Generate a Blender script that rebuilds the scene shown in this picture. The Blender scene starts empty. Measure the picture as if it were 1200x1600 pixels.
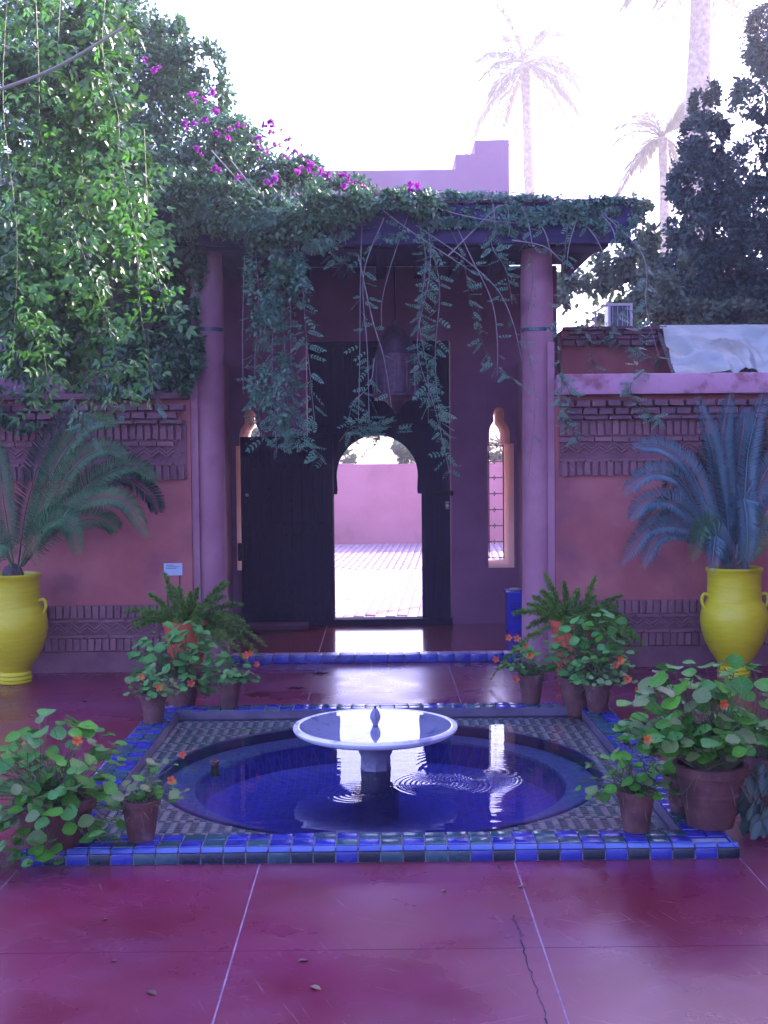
import bpy, bmesh, math, random
import numpy as np
from mathutils import Vector, Matrix, Euler

random.seed(7)
rng = np.random.default_rng(7)
scene = bpy.context.scene
COL = scene.collection

# ------------------------------------------------------------------ camera
F_PX, W_PX, H_PX = 1900.0, 1200.0, 1600.0
cam_data = bpy.data.cameras.new('camera')
cam = bpy.data.objects.new('camera', cam_data)
COL.objects.link(cam)
cam_data.sensor_fit = 'VERTICAL'
cam_data.sensor_height = 36.0
cam_data.lens = 36.0 * F_PX / H_PX
cam_data.clip_end = 3000
PITCH = math.atan(83 / F_PX)
YAW = -math.atan(7 / F_PX)
ROLL = math.radians(-0.55)
CAMP = Vector((0, 0, 1.75))
CAMR = Matrix.Rotation(YAW, 3, 'Z') @ Matrix.Rotation(math.radians(90) - PITCH, 3, 'X') @ Matrix.Rotation(ROLL, 3, 'Z')
cam.matrix_world = Matrix.Translation(CAMP) @ CAMR.to_4x4()
scene.camera = cam

# ------------------------------------------------------------------ light
TO_SUN = Vector((0.70, 0.58, 0.40)).normalized()
world = bpy.data.worlds.new('World')
scene.world = world
world.use_nodes = True
wn = world.node_tree
wn.nodes.clear()
sky = wn.nodes.new('ShaderNodeTexSky')
sky.sky_type = 'NISHITA'
sky.sun_disc = False
sky.sun_elevation = math.asin(TO_SUN.z)
sky.sun_rotation = math.atan2(TO_SUN.x, TO_SUN.y)
sky.air_density = 1.0
sky.dust_density = 2.6
sky.ozone_density = 2.0
tint = wn.nodes.new('ShaderNodeMix'); tint.data_type = 'RGBA'; tint.blend_type = 'MULTIPLY'
tint.inputs['Factor'].default_value = 1.0
tint.inputs['B'].default_value = (0.93, 0.77, 1.24, 1)
bg = wn.nodes.new('ShaderNodeBackground')
bg.inputs['Strength'].default_value = 0.15
wo = wn.nodes.new('ShaderNodeOutputWorld')
wn.links.new(sky.outputs['Color'], tint.inputs['A'])
wn.links.new(tint.outputs['Result'], bg.inputs['Color'])
wn.links.new(bg.outputs['Background'], wo.inputs['Surface'])

sun_data = bpy.data.lights.new('sun', 'SUN')
sun_data.energy = 3.4
sun_data.angle = math.radians(0.5)
sun_data.color = (1.0, 0.93, 0.84)
sun = bpy.data.objects.new('sun', sun_data)
COL.objects.link(sun)
sun.location = TO_SUN * 60
sun.rotation_euler = TO_SUN.to_track_quat('Z', 'Y').to_euler()

scene.render.engine = 'CYCLES'
scene.view_settings.view_transform = 'Standard'
scene.view_settings.look = 'None'
scene.view_settings.gamma = 1
scene.view_settings.use_curve_mapping = False
scene.view_settings.exposure = 2.72
cy = scene.cycles
cy.volume_bounces = 1; cy.max_bounces = 7; cy.diffuse_bounces = 3; cy.glossy_bounces = 4
cy.transparent_max_bounces = 8; cy.transmission_bounces = 4
cy.caustics_reflective = False; cy.caustics_refractive = False
cy.sample_clamp_indirect = 6
cy.use_denoising = True

HAZE = 0.0023
# ------------------------------------------------------------------ helpers
def ray(px, py):
    return CAMR @ Vector(((px - W_PX / 2) / F_PX, -(py - H_PX / 2) / F_PX, -1.0))
def at(px, py, Y):
    d = ray(px, py); return CAMP + d * (Y / d.y)
def gnd(px, py, z=0.0):
    d = ray(px, py); return CAMP + d * ((z - CAMP.z) / d.z)

class MB:
    def __init__(s): s.v = []; s.f = []
    def add(s, vs, fs):
        b = len(s.v); s.v.extend([tuple(v) for v in vs]); s.f.extend([tuple(i + b for i in f) for f in fs]); return s
    def box(s, x0, x1, y0, y1, z0, z1):
        vs = [(x, y, z) for x in (x0, x1) for y in (y0, y1) for z in (z0, z1)]
        return s.add(vs, [(0, 1, 3, 2), (4, 6, 7, 5), (0, 4, 5, 1), (2, 3, 7, 6), (0, 2, 6, 4), (1, 5, 7, 3)])
    def tube(s, pts, r0, r1=None, n=6, cap=True):
        r1 = r0 if r1 is None else r1
        pts = [Vector(p) for p in pts]; m = len(pts)
        if m < 2: return s
        vs = []; up = Vector((0.31, 0.2, 0.93))
        for i, p in enumerate(pts):
            t = (pts[min(i + 1, m - 1)] - pts[max(i - 1, 0)])
            t = t.normalized() if t.length > 1e-9 else Vector((0, 0, 1))
            a = t.cross(up)
            if a.length < 1e-3: a = t.cross(Vector((1, 0, 0)))
            a.normalize(); b = a.cross(t)
            k = i / (m - 1)
            r = r0(k) if callable(r0) else r0 + (r1 - r0) * k
            for j in range(n):
                an = 2 * math.pi * j / n
                vs.append(p + (a * math.cos(an) + b * math.sin(an)) * r)
        fs = []
        for i in range(m - 1):
            for j in range(n):
                fs.append((i * n + j, i * n + (j + 1) % n, (i + 1) * n + (j + 1) % n, (i + 1) * n + j))
        if cap: fs.append(tuple(range(n - 1, -1, -1))); fs.append(tuple((m - 1) * n + j for j in range(n)))
        return s.add(vs, fs)
    def lathe(s, prof, c=(0, 0, 0), n=32, cap0=True, cap1=True, wob=0.0):
        vs = []; fs = []
        for (r, z) in prof:
            for j in range(n):
                an = 2 * math.pi * j / n
                rr = r * (1 + wob * math.sin(an * 2 + z * 3))
                vs.append((c[0] + rr * math.cos(an), c[1] + rr * math.sin(an), c[2] + z))
        m = len(prof)
        for i in range(m - 1):
            for j in range(n):
                fs.append((i * n + j, i * n + (j + 1) % n, (i + 1) * n + (j + 1) % n, (i + 1) * n + j))
        if cap0: fs.append(tuple(range(n - 1, -1, -1)))
        if cap1: fs.append(tuple((m - 1) * n + j for j in range(n)))
        return s.add(vs, fs)
    def build(s, name, mat, parent=None, smooth=False, origin=None, kind=None, bevel=0.0):
        o0 = Vector(origin) if origin is not None else (root_loc(parent) if parent is not None else Vector((0, 0, 0)))
        me = bpy.data.meshes.new(name)
        me.from_pydata([(v[0] - o0.x, v[1] - o0.y, v[2] - o0.z) for v in s.v], [], s.f)
        me.validate()
        if bevel > 0:
            bm = bmesh.new(); bm.from_mesh(me)
            bmesh.ops.remove_doubles(bm, verts=bm.verts, dist=1e-6)
            bmesh.ops.bevel(bm, geom=list(bm.edges), offset=bevel, segments=2, affect='EDGES', profile=0.6, clamp_overlap=True)
            bm.to_mesh(me); bm.free()
        return finish(name, me, mat, parent, smooth, o0, kind)

def root_loc(o):
    while o.parent is not None: o = o.parent
    return o.location.copy()
def finish(name, me, mat, parent, smooth, o0, kind=None):
    if mat is not None and len(me.materials) == 0: me.materials.append(mat)
    if smooth and len(me.polygons):
        me.polygons.foreach_set('use_smooth', [True] * len(me.polygons))
        if smooth != 'all':
            try: me.set_sharp_from_angle(angle=math.radians(42))
            except Exception: pass
    o = bpy.data.objects.new(name, me); COL.objects.link(o)
    if parent is not None:
        o.parent = parent
        w = Vector((0, 0, 0)); p = parent
        while p is not None: w += p.location; p = p.parent
        o.location = o0 - w
    else: o.location = o0
    if kind: o['kind'] = kind
    return o
def tag(o, label, cat, group=None):
    o['label'] = label; o['category'] = cat
    if group: o['group'] = group
    return o
def thing(name, label, cat, loc, group=None):
    o = bpy.data.objects.new(name, None); COL.objects.link(o); o.location = loc; o.empty_display_size = 0.1
    return tag(o, label, cat, group)
def place(name, me, parent, pos, R, s=1.0):
    """object sharing mesh data, at world pos with 3x3 basis R and scale"""
    o = bpy.data.objects.new(name, me); COL.objects.link(o)
    w = Vector((0, 0, 0)); p = parent
    while p is not None: w += p.location; p = p.parent
    o.parent = parent
    if not hasattr(s, '__len__'): s = (s, s, s)
    M = R.to_4x4() @ Matrix.Diagonal((s[0], s[1], s[2], 1))
    o.matrix_basis = Matrix.Translation(Vector(pos) - w) @ M
    return o
def basis(d, n):
    d = Vector(d).normalized(); n = Vector(n); n = n - d * n.dot(d)
    if n.length < 1e-4: n = Vector((d.y, -d.x, 0.1)); n = n - d * n.dot(d)
    n.normalize(); x = d.cross(n)
    return Matrix((x, d, n)).transposed()
def mesh_np(name, V, Fq, mat, smooth=False):
    me = bpy.data.meshes.new(name)
    n = len(Fq); k = Fq.shape[1]
    me.vertices.add(len(V)); me.vertices.foreach_set('co', V.astype(np.float32).ravel())
    me.loops.add(n * k); me.loops.foreach_set('vertex_index', Fq.astype(np.int32).ravel())
    me.polygons.add(n); me.polygons.foreach_set('loop_start', np.arange(0, n * k, k, dtype=np.int32))
    try: me.polygons.foreach_set('loop_total', np.full(n, k, dtype=np.int32))
    except Exception: pass
    if smooth: me.polygons.foreach_set('use_smooth', np.ones(n, dtype=bool))
    me.update(calc_edges=True)
    if mat: me.materials.append(mat)
    return me
def norm(a): return a / np.maximum(np.linalg.norm(a, axis=-1, keepdims=True), 1e-9)
def scatter(T, TF, P, D, N, S):
    """numpy: copies of template T (k,3) faces TF at P with axis D, normal N, scale S"""
    D = norm(D); N = norm(N - D * (N * D).sum(-1, keepdims=True)); X = np.cross(D, N)
    S = np.asarray(S).reshape(-1, 1, 1)
    V = P[:, None, :] + S * (T[None, :, 0:1] * X[:, None, :] + T[None, :, 1:2] * D[:, None, :] + T[None, :, 2:3] * N[:, None, :])
    n, k = len(P), len(T)
    Fc = (TF[None] + (np.arange(n) * k)[:, None, None]).reshape(-1, TF.shape[1])
    return V.reshape(-1, 3), Fc
def cloud(name, parts, mat, parent, kind='stuff'):
    V = []; Fc = []; b = 0
    for v, f in parts: V.append(v); Fc.append(f + b); b += len(v)
    V = np.concatenate(V); Fc = np.concatenate(Fc)
    o0 = root_loc(parent) if parent is not None else Vector((0, 0, 0))
    V = V - np.array(o0)[None]
    return finish(name, mesh_np(name, V, Fc, mat), None, parent, False, o0, kind)
def smooth_pts(pts, k=6):
    pts = [Vector(p) for p in pts]
    if len(pts) < 3: return [pts[0].lerp(pts[-1], i / (k * 2)) for i in range(k * 2 + 1)]
    q = [pts[0] * 2 - pts[1]] + pts + [pts[-1] * 2 - pts[-2]]
    out = []
    for i in range(1, len(q) - 2):
        for j in range(k):
            t = j / k; a, b, c, d = q[i - 1], q[i], q[i + 1], q[i + 2]
            out.append(0.5 * ((2 * b) + (c - a) * t + (2 * a - 5 * b + 4 * c - d) * t * t + (3 * b - a - 3 * c + d) * t ** 3))
    out.append(pts[-1]); return out
def slab2d(name, outline, holes, y0, y1, mat, parent=None, res=8):
    """outline in (x,z), extruded from y0 (front) to y1 with real holes"""
    cu = bpy.data.curves.new(name, 'CURVE'); cu.dimensions = '2D'; cu.fill_mode = 'BOTH'
    for loop in [outline] + holes:
        sp = cu.splines.new('POLY'); sp.points.add(len(loop) - 1); sp.use_cyclic_u = True
        for p, q in zip(sp.points, loop): p.co = (q[0], q[1], 0, 1)
    cu.extrude = (y1 - y0) / 2
    tmp = bpy.data.objects.new('tmp', cu); COL.objects.link(tmp)
    bpy.context.view_layer.update()
    me = bpy.data.meshes.new_from_object(tmp.evaluated_get(bpy.context.evaluated_depsgraph_get()))
    bpy.data.objects.remove(tmp); bpy.data.curves.remove(cu)
    yc = (y0 + y1) / 2
    o0 = root_loc(parent) if parent is not None else Vector((0, 0, 0))
    for v in me.vertices:
        x, z, y = v.co.x, v.co.y, -v.co.z
        v.co = (x - o0.x, yc + y - o0.y, z - o0.z)
    me.materials.clear(); me.name = name
    return finish(name, me, mat, parent, False, o0)
def arc(cx, cz, r, a0, a1, n=14):
    return [(cx + r * math.cos(math.radians(a0 + (a1 - a0) * i / n)), cz + r * math.sin(math.radians(a0 + (a1 - a0) * i / n))) for i in range(n + 1)]

# ------------------------------------------------------------------ materials
def pm(name, c1, c2=None, scale=4.0, rough=0.7, rough2=None, bump=0.0, bscale=60.0, spec=0.5, objvar=0.0,
       island=0.0, transl=0.0, coat=0.0, contrast=(0.35, 0.65), detail=6.0, tcol=None, c3=None, s3=1.0, t3=(0.55, 0.75), metal=0.0, stretch=None, albedo=0.68):
    m = bpy.data.materials.new(name); m.use_nodes = True
    nt = m.node_tree; N = nt.nodes; L = nt.links; N.clear()
    out = N.new('ShaderNodeOutputMaterial'); pb = N.new('ShaderNodeBsdfPrincipled')
    pb.inputs['Roughness'].default_value = rough; pb.inputs['Specular IOR Level'].default_value = spec
    pb.inputs['Metallic'].default_value = metal
    if coat: pb.inputs['Coat Weight'].default_value = coat; pb.inputs['Coat Roughness'].default_value = 0.12
    c2 = c2 or c1
    if albedo != 1: c1 = tuple(v * albedo for v in c1); c2 = tuple(v * albedo for v in c2); c3 = tuple(v * albedo for v in c3) if c3 else None; tcol = tuple(v * albedo for v in tcol) if tcol else None
    geo = N.new('ShaderNodeNewGeometry')
    pos = geo.outputs['Position']
    if stretch:
        mp = N.new('ShaderNodeMapping'); mp.inputs['Scale'].default_value = stretch
        L.new(pos, mp.inputs['Vector']); pos = mp.outputs['Vector']
    nz = N.new('ShaderNodeTexNoise'); nz.inputs['Scale'].default_value = scale; nz.inputs['Detail'].default_value = detail
    nz.inputs['Roughness'].default_value = 0.6
    L.new(pos, nz.inputs['Vector'])
    fac = nz.outputs['Fac']
    mr = N.new('ShaderNodeMapRange'); mr.inputs['From Min'].default_value = contrast[0]; mr.inputs['From Max'].default_value = contrast[1]
    mr.interpolation_type = 'SMOOTHSTEP'; L.new(fac, mr.inputs['Value']); fac = mr.outputs['Result']
    if objvar or island:
        mx = N.new('ShaderNodeMath'); mx.operation = 'ADD'
        if objvar:
            oi = N.new('ShaderNodeObjectInfo')
            a = N.new('ShaderNodeMath'); a.operation = 'MULTIPLY'; a.inputs[1].default_value = objvar; L.new(oi.outputs['Random'], a.inputs[0])
            L.new(a.outputs[0], mx.inputs[0])
        else: mx.inputs[0].default_value = 0
        if island:
            b = N.new('ShaderNodeMath'); b.operation = 'MULTIPLY'; b.inputs[1].default_value = island; L.new(geo.outputs['Random Per Island'], b.inputs[0])
            L.new(b.outputs[0], mx.inputs[1])
        else: mx.inputs[1].default_value = 0
        k = 1.0 - min(1.0, max(objvar, island))
        c = N.new('ShaderNodeMath'); c.operation = 'MULTIPLY_ADD'; c.inputs[1].default_value = k; L.new(fac, c.inputs[0]); L.new(mx.outputs[0], c.inputs[2])
        c.use_clamp = True
        fac = c.outputs[0]
    mix = N.new('ShaderNodeMix'); mix.data_type = 'RGBA'
    mix.inputs['A'].default_value = (*c1, 1); mix.inputs['B'].default_value = (*c2, 1)
    L.new(fac, mix.inputs['Factor']); colr = mix.outputs['Result']
    if c3:
        n3 = N.new('ShaderNodeTexNoise'); n3.inputs['Scale'].default_value = s3; n3.inputs['Detail'].default_value = 4.5; L.new(pos, n3.inputs['Vector'])
        m3 = N.new('ShaderNodeMapRange'); m3.inputs['From Min'].default_value = t3[0]; m3.inputs['From Max'].default_value = t3[1]; m3.interpolation_type = 'SMOOTHSTEP'; L.new(n3.outputs['Fac'], m3.inputs['Value'])
        x3 = N.new('ShaderNodeMix'); x3.data_type = 'RGBA'; L.new(m3.outputs['Result'], x3.inputs['Factor']); L.new(colr, x3.inputs['A']); x3.inputs['B'].default_value = (*c3, 1)
        colr = x3.outputs['Result']
    L.new(colr, pb.inputs['Base Color'])
    if rough2 is not None:
        rr = N.new('ShaderNodeMapRange'); rr.inputs['To Min'].default_value = rough; rr.inputs['To Max'].default_value = rough2
        rn = N.new('ShaderNodeTexNoise'); rn.inputs['Scale'].default_value = scale * 0.7 + 0.3; rn.inputs['Detail'].default_value = 5; L.new(pos, rn.inputs['Vector'])
        rr.interpolation_type = 'SMOOTHSTEP'; rr.inputs['From Min'].default_value = 0.3; rr.inputs['From Max'].default_value = 0.65
        L.new(rn.outputs['Fac'], rr.inputs['Value']); L.new(rr.outputs['Result'], pb.inputs['Roughness'])
    if bump:
        bn = N.new('ShaderNodeTexNoise'); bn.inputs['Scale'].default_value = bscale; bn.inputs['Detail'].default_value = 5; L.new(pos, bn.inputs['Vector'])
        bu = N.new('ShaderNodeBump'); bu.inputs['Strength'].default_value = bump; bu.inputs['Distance'].default_value = 0.01
        L.new(bn.outputs['Fac'], bu.inputs['Height']); L.new(bu.outputs['Normal'], pb.inputs['Normal'])
    sh = pb.outputs['BSDF']
    if transl:
        tr = N.new('ShaderNodeBsdfTranslucent')
        if tcol: tr.inputs['Color'].default_value = (*tcol, 1)
        else: L.new(colr, tr.inputs['Color'])
        ms = N.new('ShaderNodeMixShader'); ms.inputs['Fac'].default_value = transl
        L.new(sh, ms.inputs[1]); L.new(tr.outputs[0], ms.inputs[2]); sh = ms.outputs[0]
    L.new(sh, out.inputs['Surface'])
    return m

M = {}
M['plaster'] = pm('pink_plaster', (0.44, 0.12, 0.125), (0.56, 0.19, 0.19), 1.6, 0.85, bump=0.25, bscale=25, c3=(0.27, 0.085, 0.12), s3=1.7, t3=(0.50, 0.78))
M['reveal_lit'] = pm('bounce_lit_reveal', (0.66, 0.40, 0.32), (0.74, 0.48, 0.38), 3, 0.8, bump=0.2, albedo=1)  # lighter peach stands for sunlight bouncing inside the window slits
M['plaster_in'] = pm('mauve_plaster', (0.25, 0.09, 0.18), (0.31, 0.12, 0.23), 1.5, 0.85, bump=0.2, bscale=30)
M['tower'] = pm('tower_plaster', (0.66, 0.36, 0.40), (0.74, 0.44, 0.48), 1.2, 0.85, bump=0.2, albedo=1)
M['column'] = pm('column_plaster', (0.44, 0.19, 0.27), (0.52, 0.25, 0.33), 2.0, 0.75, bump=0.2, bscale=20, c3=(0.28, 0.12, 0.18), s3=2.6, t3=(.5, .75))
M['coping'] = pm('coping_plaster', (0.62, 0.30, 0.45), (0.70, 0.38, 0.52), 3.0, 0.8, bump=0.3, bscale=30, c3=(0.36, 0.13, 0.17), s3=5, t3=(0.52, 0.68))
M['outer'] = pm('outer_wall_plaster', (0.62, 0.24, 0.32), (0.72, 0.31, 0.40), 0.8, 0.9, bump=0.3, bscale=12, c3=(0.50, 0.22, 0.27), s3=1.5)
M['brick'] = pm('brick', (0.23, 0.10, 0.12), (0.36, 0.17, 0.19), 9, 0.85, bump=0.6, bscale=60, objvar=0.75)
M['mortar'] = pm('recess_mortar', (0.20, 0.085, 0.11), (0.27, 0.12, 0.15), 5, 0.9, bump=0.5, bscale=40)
M['cornice'] = pm('cornice_brick', (0.16, 0.08, 0.12), (0.27, 0.12, 0.14), 9, 0.85, bump=0.5, bscale=60, objvar=0.7)
M['floor'] = pm('red_polished_floor', (0.19, 0.007, 0.035), (0.25, 0.025, 0.09), 1.6, 0.20, rough2=0.34, bump=0.05, bscale=5, spec=0.75, detail=3.0,
                c3=(0.21, 0.07, 0.17), s3=1.3, t3=(0.42, 0.95), contrast=(0.3, 0.7))
def scratch(mm, amount=0.5):
    nt = mm.node_tree; N = nt.nodes; L = nt.links
    pb = [n for n in N if n.type == 'BSDF_PRINCIPLED'][0]; src = pb.inputs['Base Color'].links[0].from_socket
    geo = N.new('ShaderNodeNewGeometry'); acc = None
    for rot, sc in ((.5, (3, 55, 1)), (-.35, (4, 70, 1)), (1.2, (3.5, 60, 1))):
        m0 = N.new('ShaderNodeMapping'); m0.inputs['Rotation'].default_value = (0, 0, rot); L.new(geo.outputs['Position'], m0.inputs['Vector']); mp = N.new('ShaderNodeMapping'); mp.inputs['Scale'].default_value = sc; L.new(m0.outputs[0], mp.inputs['Vector'])
        nz = N.new('ShaderNodeTexNoise'); nz.inputs['Scale'].default_value = 1.0; nz.inputs['Detail'].default_value = 3; L.new(mp.outputs[0], nz.inputs['Vector'])
        mr = N.new('ShaderNodeMapRange'); mr.inputs['From Min'].default_value = .66; mr.inputs['From Max'].default_value = .78; L.new(nz.outputs['Fac'], mr.inputs['Value'])
        if acc is None: acc = mr.outputs[0]
        else:
            a = N.new('ShaderNodeMath'); a.operation = 'ADD'; a.use_clamp = True; L.new(acc, a.inputs[0]); L.new(mr.outputs[0], a.inputs[1]); acc = a.outputs[0]
    # specks of lime and grit
    vo = N.new('ShaderNodeTexNoise'); vo.inputs['Scale'].default_value = 85; vo.inputs['Detail'].default_value = 2; L.new(geo.outputs['Position'], vo.inputs['Vector'])
    mr = N.new('ShaderNodeMapRange'); mr.inputs['From Min'].default_value = .70; mr.inputs['From Max'].default_value = .76; L.new(vo.outputs['Fac'], mr.inputs['Value'])
    a = N.new('ShaderNodeMath'); a.operation = 'ADD'; a.use_clamp = True; L.new(acc, a.inputs[0]); L.new(mr.outputs[0], a.inputs[1])
    k = N.new('ShaderNodeMath'); k.operation = 'MULTIPLY'; k.inputs[1].default_value = amount; L.new(a.outputs[0], k.inputs[0])
    mx = N.new('ShaderNodeMix'); mx.data_type = 'RGBA'; L.new(k.outputs[0], mx.inputs['Factor']); L.new(src, mx.inputs['A']); mx.inputs['B'].default_value = (.42, .28, .38, 1)
    L.new(mx.outputs['Result'], pb.inputs['Base Color'])
scratch(M['floor'], .30)
M['floor_in'] = pm('red_inner_floor', (0.34, 0.05, 0.06), (0.42, 0.09, 0.10), 1.5, 0.10, rough2=0.18, bump=0.03, bscale=6, spec=1.0, coat=.6)
scratch(M['floor_in'], .3)
M['joint'] = pm('floor_joint', (0.30, 0.18, 0.28), (0.5, 0.35, 0.46), 8, 0.8)
M['crack'] = pm('crack_dark', (0.02, 0.02, 0.05), rough=0.9)
M['tile_blue'] = pm('blue_glazed_tile', (0.008, 0.016, 0.24), (0.025, 0.05, 0.48), 12, 0.10, rough2=0.3, objvar=0.6, bump=0.15, bscale=30, spec=0.7)
M['tile_green'] = pm('green_glazed_tile', (0.010, 0.06, 0.09), (0.03, 0.13, 0.18), 12, 0.12, rough2=0.3, objvar=0.6, bump=0.15, bscale=30, spec=0.7)
M['tile_dark'] = pm('dark_green_tile', (0.004, 0.014, 0.03), (0.008, 0.028, 0.06), 12, 0.2, objvar=0.6, spec=0.6)
M['tile_nose'] = pm('pale_blue_edge_tile', (0.04, 0.08, 0.42), (0.12, 0.20, 0.52), 10, 0.15, objvar=0.8, spec=0.7)
M['grout'] = pm('grout', (0.42, 0.42, 0.50), (0.55, 0.54, 0.62), 10, 0.9)
M['mosaic'] = pm('mosaic_chip', (0.40, 0.42, 0.32), (0.75, 0.68, 0.52), 30, 0.35, island=0.8, spec=0.6, albedo=1)
M['mosaic_dark'] = pm('mosaic_chip_green', (0.05, 0.13, 0.10), (0.16, 0.26, 0.24), 30, 0.35, island=0.8, spec=0.6, albedo=1)
M['stone_dark'] = pm('dark_stone', (0.09, 0.07, 0.14), (0.16, 0.12, 0.20), 6, 0.5, bump=0.3)
M['basin'] = pm('basin_blue_tile', (0.006, 0.010, 0.30), (0.025, 0.045, 0.58), 26, 0.4, albedo=1, c3=(0.20, 0.07, 0.12), s3=14, t3=(0.63, 0.72))
M['lipm'] = pm('dark_blue_lip', (0.01, 0.015, 0.16), (0.02, 0.03, 0.24), 9, 0.3)
M['shelf'] = pm('basin_shelf', (0.035, 0.065, 0.22), (0.09, 0.14, 0.34), 22, 0.4, albedo=1, c3=(0.22, 0.09, 0.13), s3=5, t3=(0.58, 0.72))
def grid(mm, size, col, amt):
    nt = mm.node_tree; N = nt.nodes; L = nt.links
    pb = [n for n in N if n.type == 'BSDF_PRINCIPLED'][0]; src = pb.inputs['Base Color'].links[0].from_socket
    geo = N.new('ShaderNodeNewGeometry'); br = N.new('ShaderNodeTexBrick'); br.offset = 0; br.inputs['Scale'].default_value = 1 / size
    br.inputs['Brick Width'].default_value = 1; br.inputs['Row Height'].default_value = 1; br.inputs['Mortar Size'].default_value = .05
    br.inputs['Color1'].default_value = (0, 0, 0, 1); br.inputs['Color2'].default_value = (.35, .35, .35, 1); br.inputs['Mortar'].default_value = (1, 1, 1, 1)
    L.new(geo.outputs['Position'], br.inputs['Vector'])
    k = N.new('ShaderNodeMath'); k.operation = 'MULTIPLY'; k.inputs[1].default_value = amt; L.new(br.outputs['Color'], k.inputs[0])
    mx = N.new('ShaderNodeMix'); mx.data_type = 'RGBA'; L.new(k.outputs[0], mx.inputs['Factor']); L.new(src, mx.inputs['A']); mx.inputs['B'].default_value = (*col, 1)
    L.new(mx.outputs['Result'], pb.inputs['Base Color'])
grid(M['basin'], .045, (.16, .16, .42), .5); grid(M['shelf'], .045, (.22, .26, .45), .5)
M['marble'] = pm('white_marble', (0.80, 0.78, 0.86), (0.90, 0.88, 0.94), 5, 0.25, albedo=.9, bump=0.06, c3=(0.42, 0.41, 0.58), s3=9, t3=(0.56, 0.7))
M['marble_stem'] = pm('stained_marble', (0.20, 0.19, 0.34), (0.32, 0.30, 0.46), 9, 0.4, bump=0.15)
M['yellow'] = pm('yellow_glaze', (0.70, 0.64, 0.010), (0.80, 0.74, 0.015), 6, 0.38, rough2=0.5, bump=0.12, bscale=14, spec=0.45, stretch=(1, 1, 6), c3=(0.46, 0.38, 0.02), s3=2.5, t3=(0.58, 0.85))
M['orange'] = pm('orange_terracotta', (0.68, 0.13, 0.05), (0.58, 0.11, 0.05), 8, 0.6, bump=0.15)
M['terra'] = pm('dark_terracotta', (0.105, 0.035, 0.04), (0.19, 0.07, 0.065), 9, 0.8, bump=0.4, bscale=50, c3=(0.22, 0.13, 0.14), s3=12, t3=(0.6, 0.75))
M['soil'] = pm('soil', (0.02, 0.013, 0.012), (0.05, 0.03, 0.025), 40, 0.95, bump=0.8, bscale=90)
M['wood'] = pm('dark_painted_wood', (0.009, 0.005, 0.028), (0.020, 0.012, 0.052), 3, 0.72, spec=0.25, bump=0.35, bscale=30, stretch=(9, 9, 0.8))
M['beam'] = pm('dark_roof_wood', (0.028, 0.02, 0.10), (0.05, 0.034, 0.15), 3, 0.75, bump=0.4, stretch=(0.8, 8, 8))
M['iron'] = pm('dark_iron', (0.02, 0.012, 0.02), (0.05, 0.025, 0.03), 30, 0.55, metal=0.4)
M['brass'] = pm('old_brass_keyplate', (0.35, 0.32, 0.34), rough=0.35, metal=0.8)
M['lantern'] = pm('lantern_metal', (0.10, 0.06, 0.12), (0.18, 0.09, 0.14), 20, 0.5, bump=0.3, metal=0.3)
M['band'] = pm('green_band', (0.02, 0.05, 0.12), (0.04, 0.12, 0.17), 25, 0.3)
M['paver'] = pm('paving_brick', (0.50, 0.33, 0.42), (0.64, 0.46, 0.54), 3, 0.65, rough2=0.5, bump=0.3, bscale=40, objvar=0.5, island=0.4)
M['paver_bed'] = pm('paving_bed', (0.20, 0.12, 0.20), (0.26, 0.17, 0.25), 8, 0.9)
M['plastic'] = pm('blue_plastic', (0.015, 0.03, 0.55), (0.02, 0.04, 0.65), 5, 0.35)
M['paperwhite'] = pm('white_cloth', (0.7, 0.7, 0.75), rough=0.7)
M['card'] = pm('pale_blue_card', (0.42, 0.55, 0.72), (0.47, 0.60, 0.76), 3, 0.4)
M['ink'] = pm('grey_print', (0.10, 0.16, 0.28), rough=0.6)
M['post'] = pm('dark_post', (0.05, 0.02, 0.05), rough=0.6)
M['sheet'] = pm('plastic_sheet', (0.44, 0.56, 0.50), (0.58, 0.70, 0.66), 3, 0.42, rough2=0.55, transl=0.35, contrast=(0.4, 0.6), c3=(0.33, 0.33, 0.25), s3=2.2, t3=(0.5, 0.7))
M['shelfboard'] = pm('weathered_board', (0.20, 0.20, 0.15), (0.30, 0.29, 0.22), 4, 0.8, bump=.3)
M['whitepaint'] = pm('white_metal', (0.62, 0.66, 0.72), rough=0.4)
M['ground'] = pm('earth', (0.10, 0.07, 0.06), (0.17, 0.12, 0.10), 0.5, 0.95, bump=0.5, bscale=5)
M['bark'] = pm('bark', (0.07, 0.05, 0.06), (0.16, 0.12, 0.12), 6, 0.9, bump=0.8, bscale=30, stretch=(4, 4, 1))
M['palmbark'] = pm('palm_bark', (0.35, 0.24, 0.2), (0.6, 0.48, 0.4), 6, 0.9, albedo=.6, bump=0.8, bscale=14)
M['stem'] = pm('pale_dry_stem', (0.30, 0.27, 0.30), (0.45, 0.42, 0.44), 20, 0.7)
M['greenstem'] = pm('green_stem', (0.09, 0.12, 0.05), (0.17, 0.19, 0.09), 20, 0.6)
M['cane'] = pm('cane', (0.30, 0.28, 0.20), (0.42, 0.38, 0.28), 10, 0.35)
M['leaf_bright'] = pm('bright_climber_leaf', (0.035, 0.15, 0.03), (0.10, 0.30, 0.05), 3, 0.33, objvar=0.6, island=0.3, transl=0.35, spec=0.6, tcol=(0.14, 0.45, 0.03))
M['leaf_vine'] = pm('hanging_vine_leaf', (0.08, 0.23, 0.15), (0.17, 0.40, 0.24), 3, 0.38, objvar=0.5, island=0.4, transl=0.25, spec=0.5)
M['leaf_boug'] = pm('bougainvillea_leaf', (0.03, 0.13, 0.05), (0.14, 0.33, 0.12), 2, 0.33, island=0.8, transl=0.25, spec=0.5)
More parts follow.
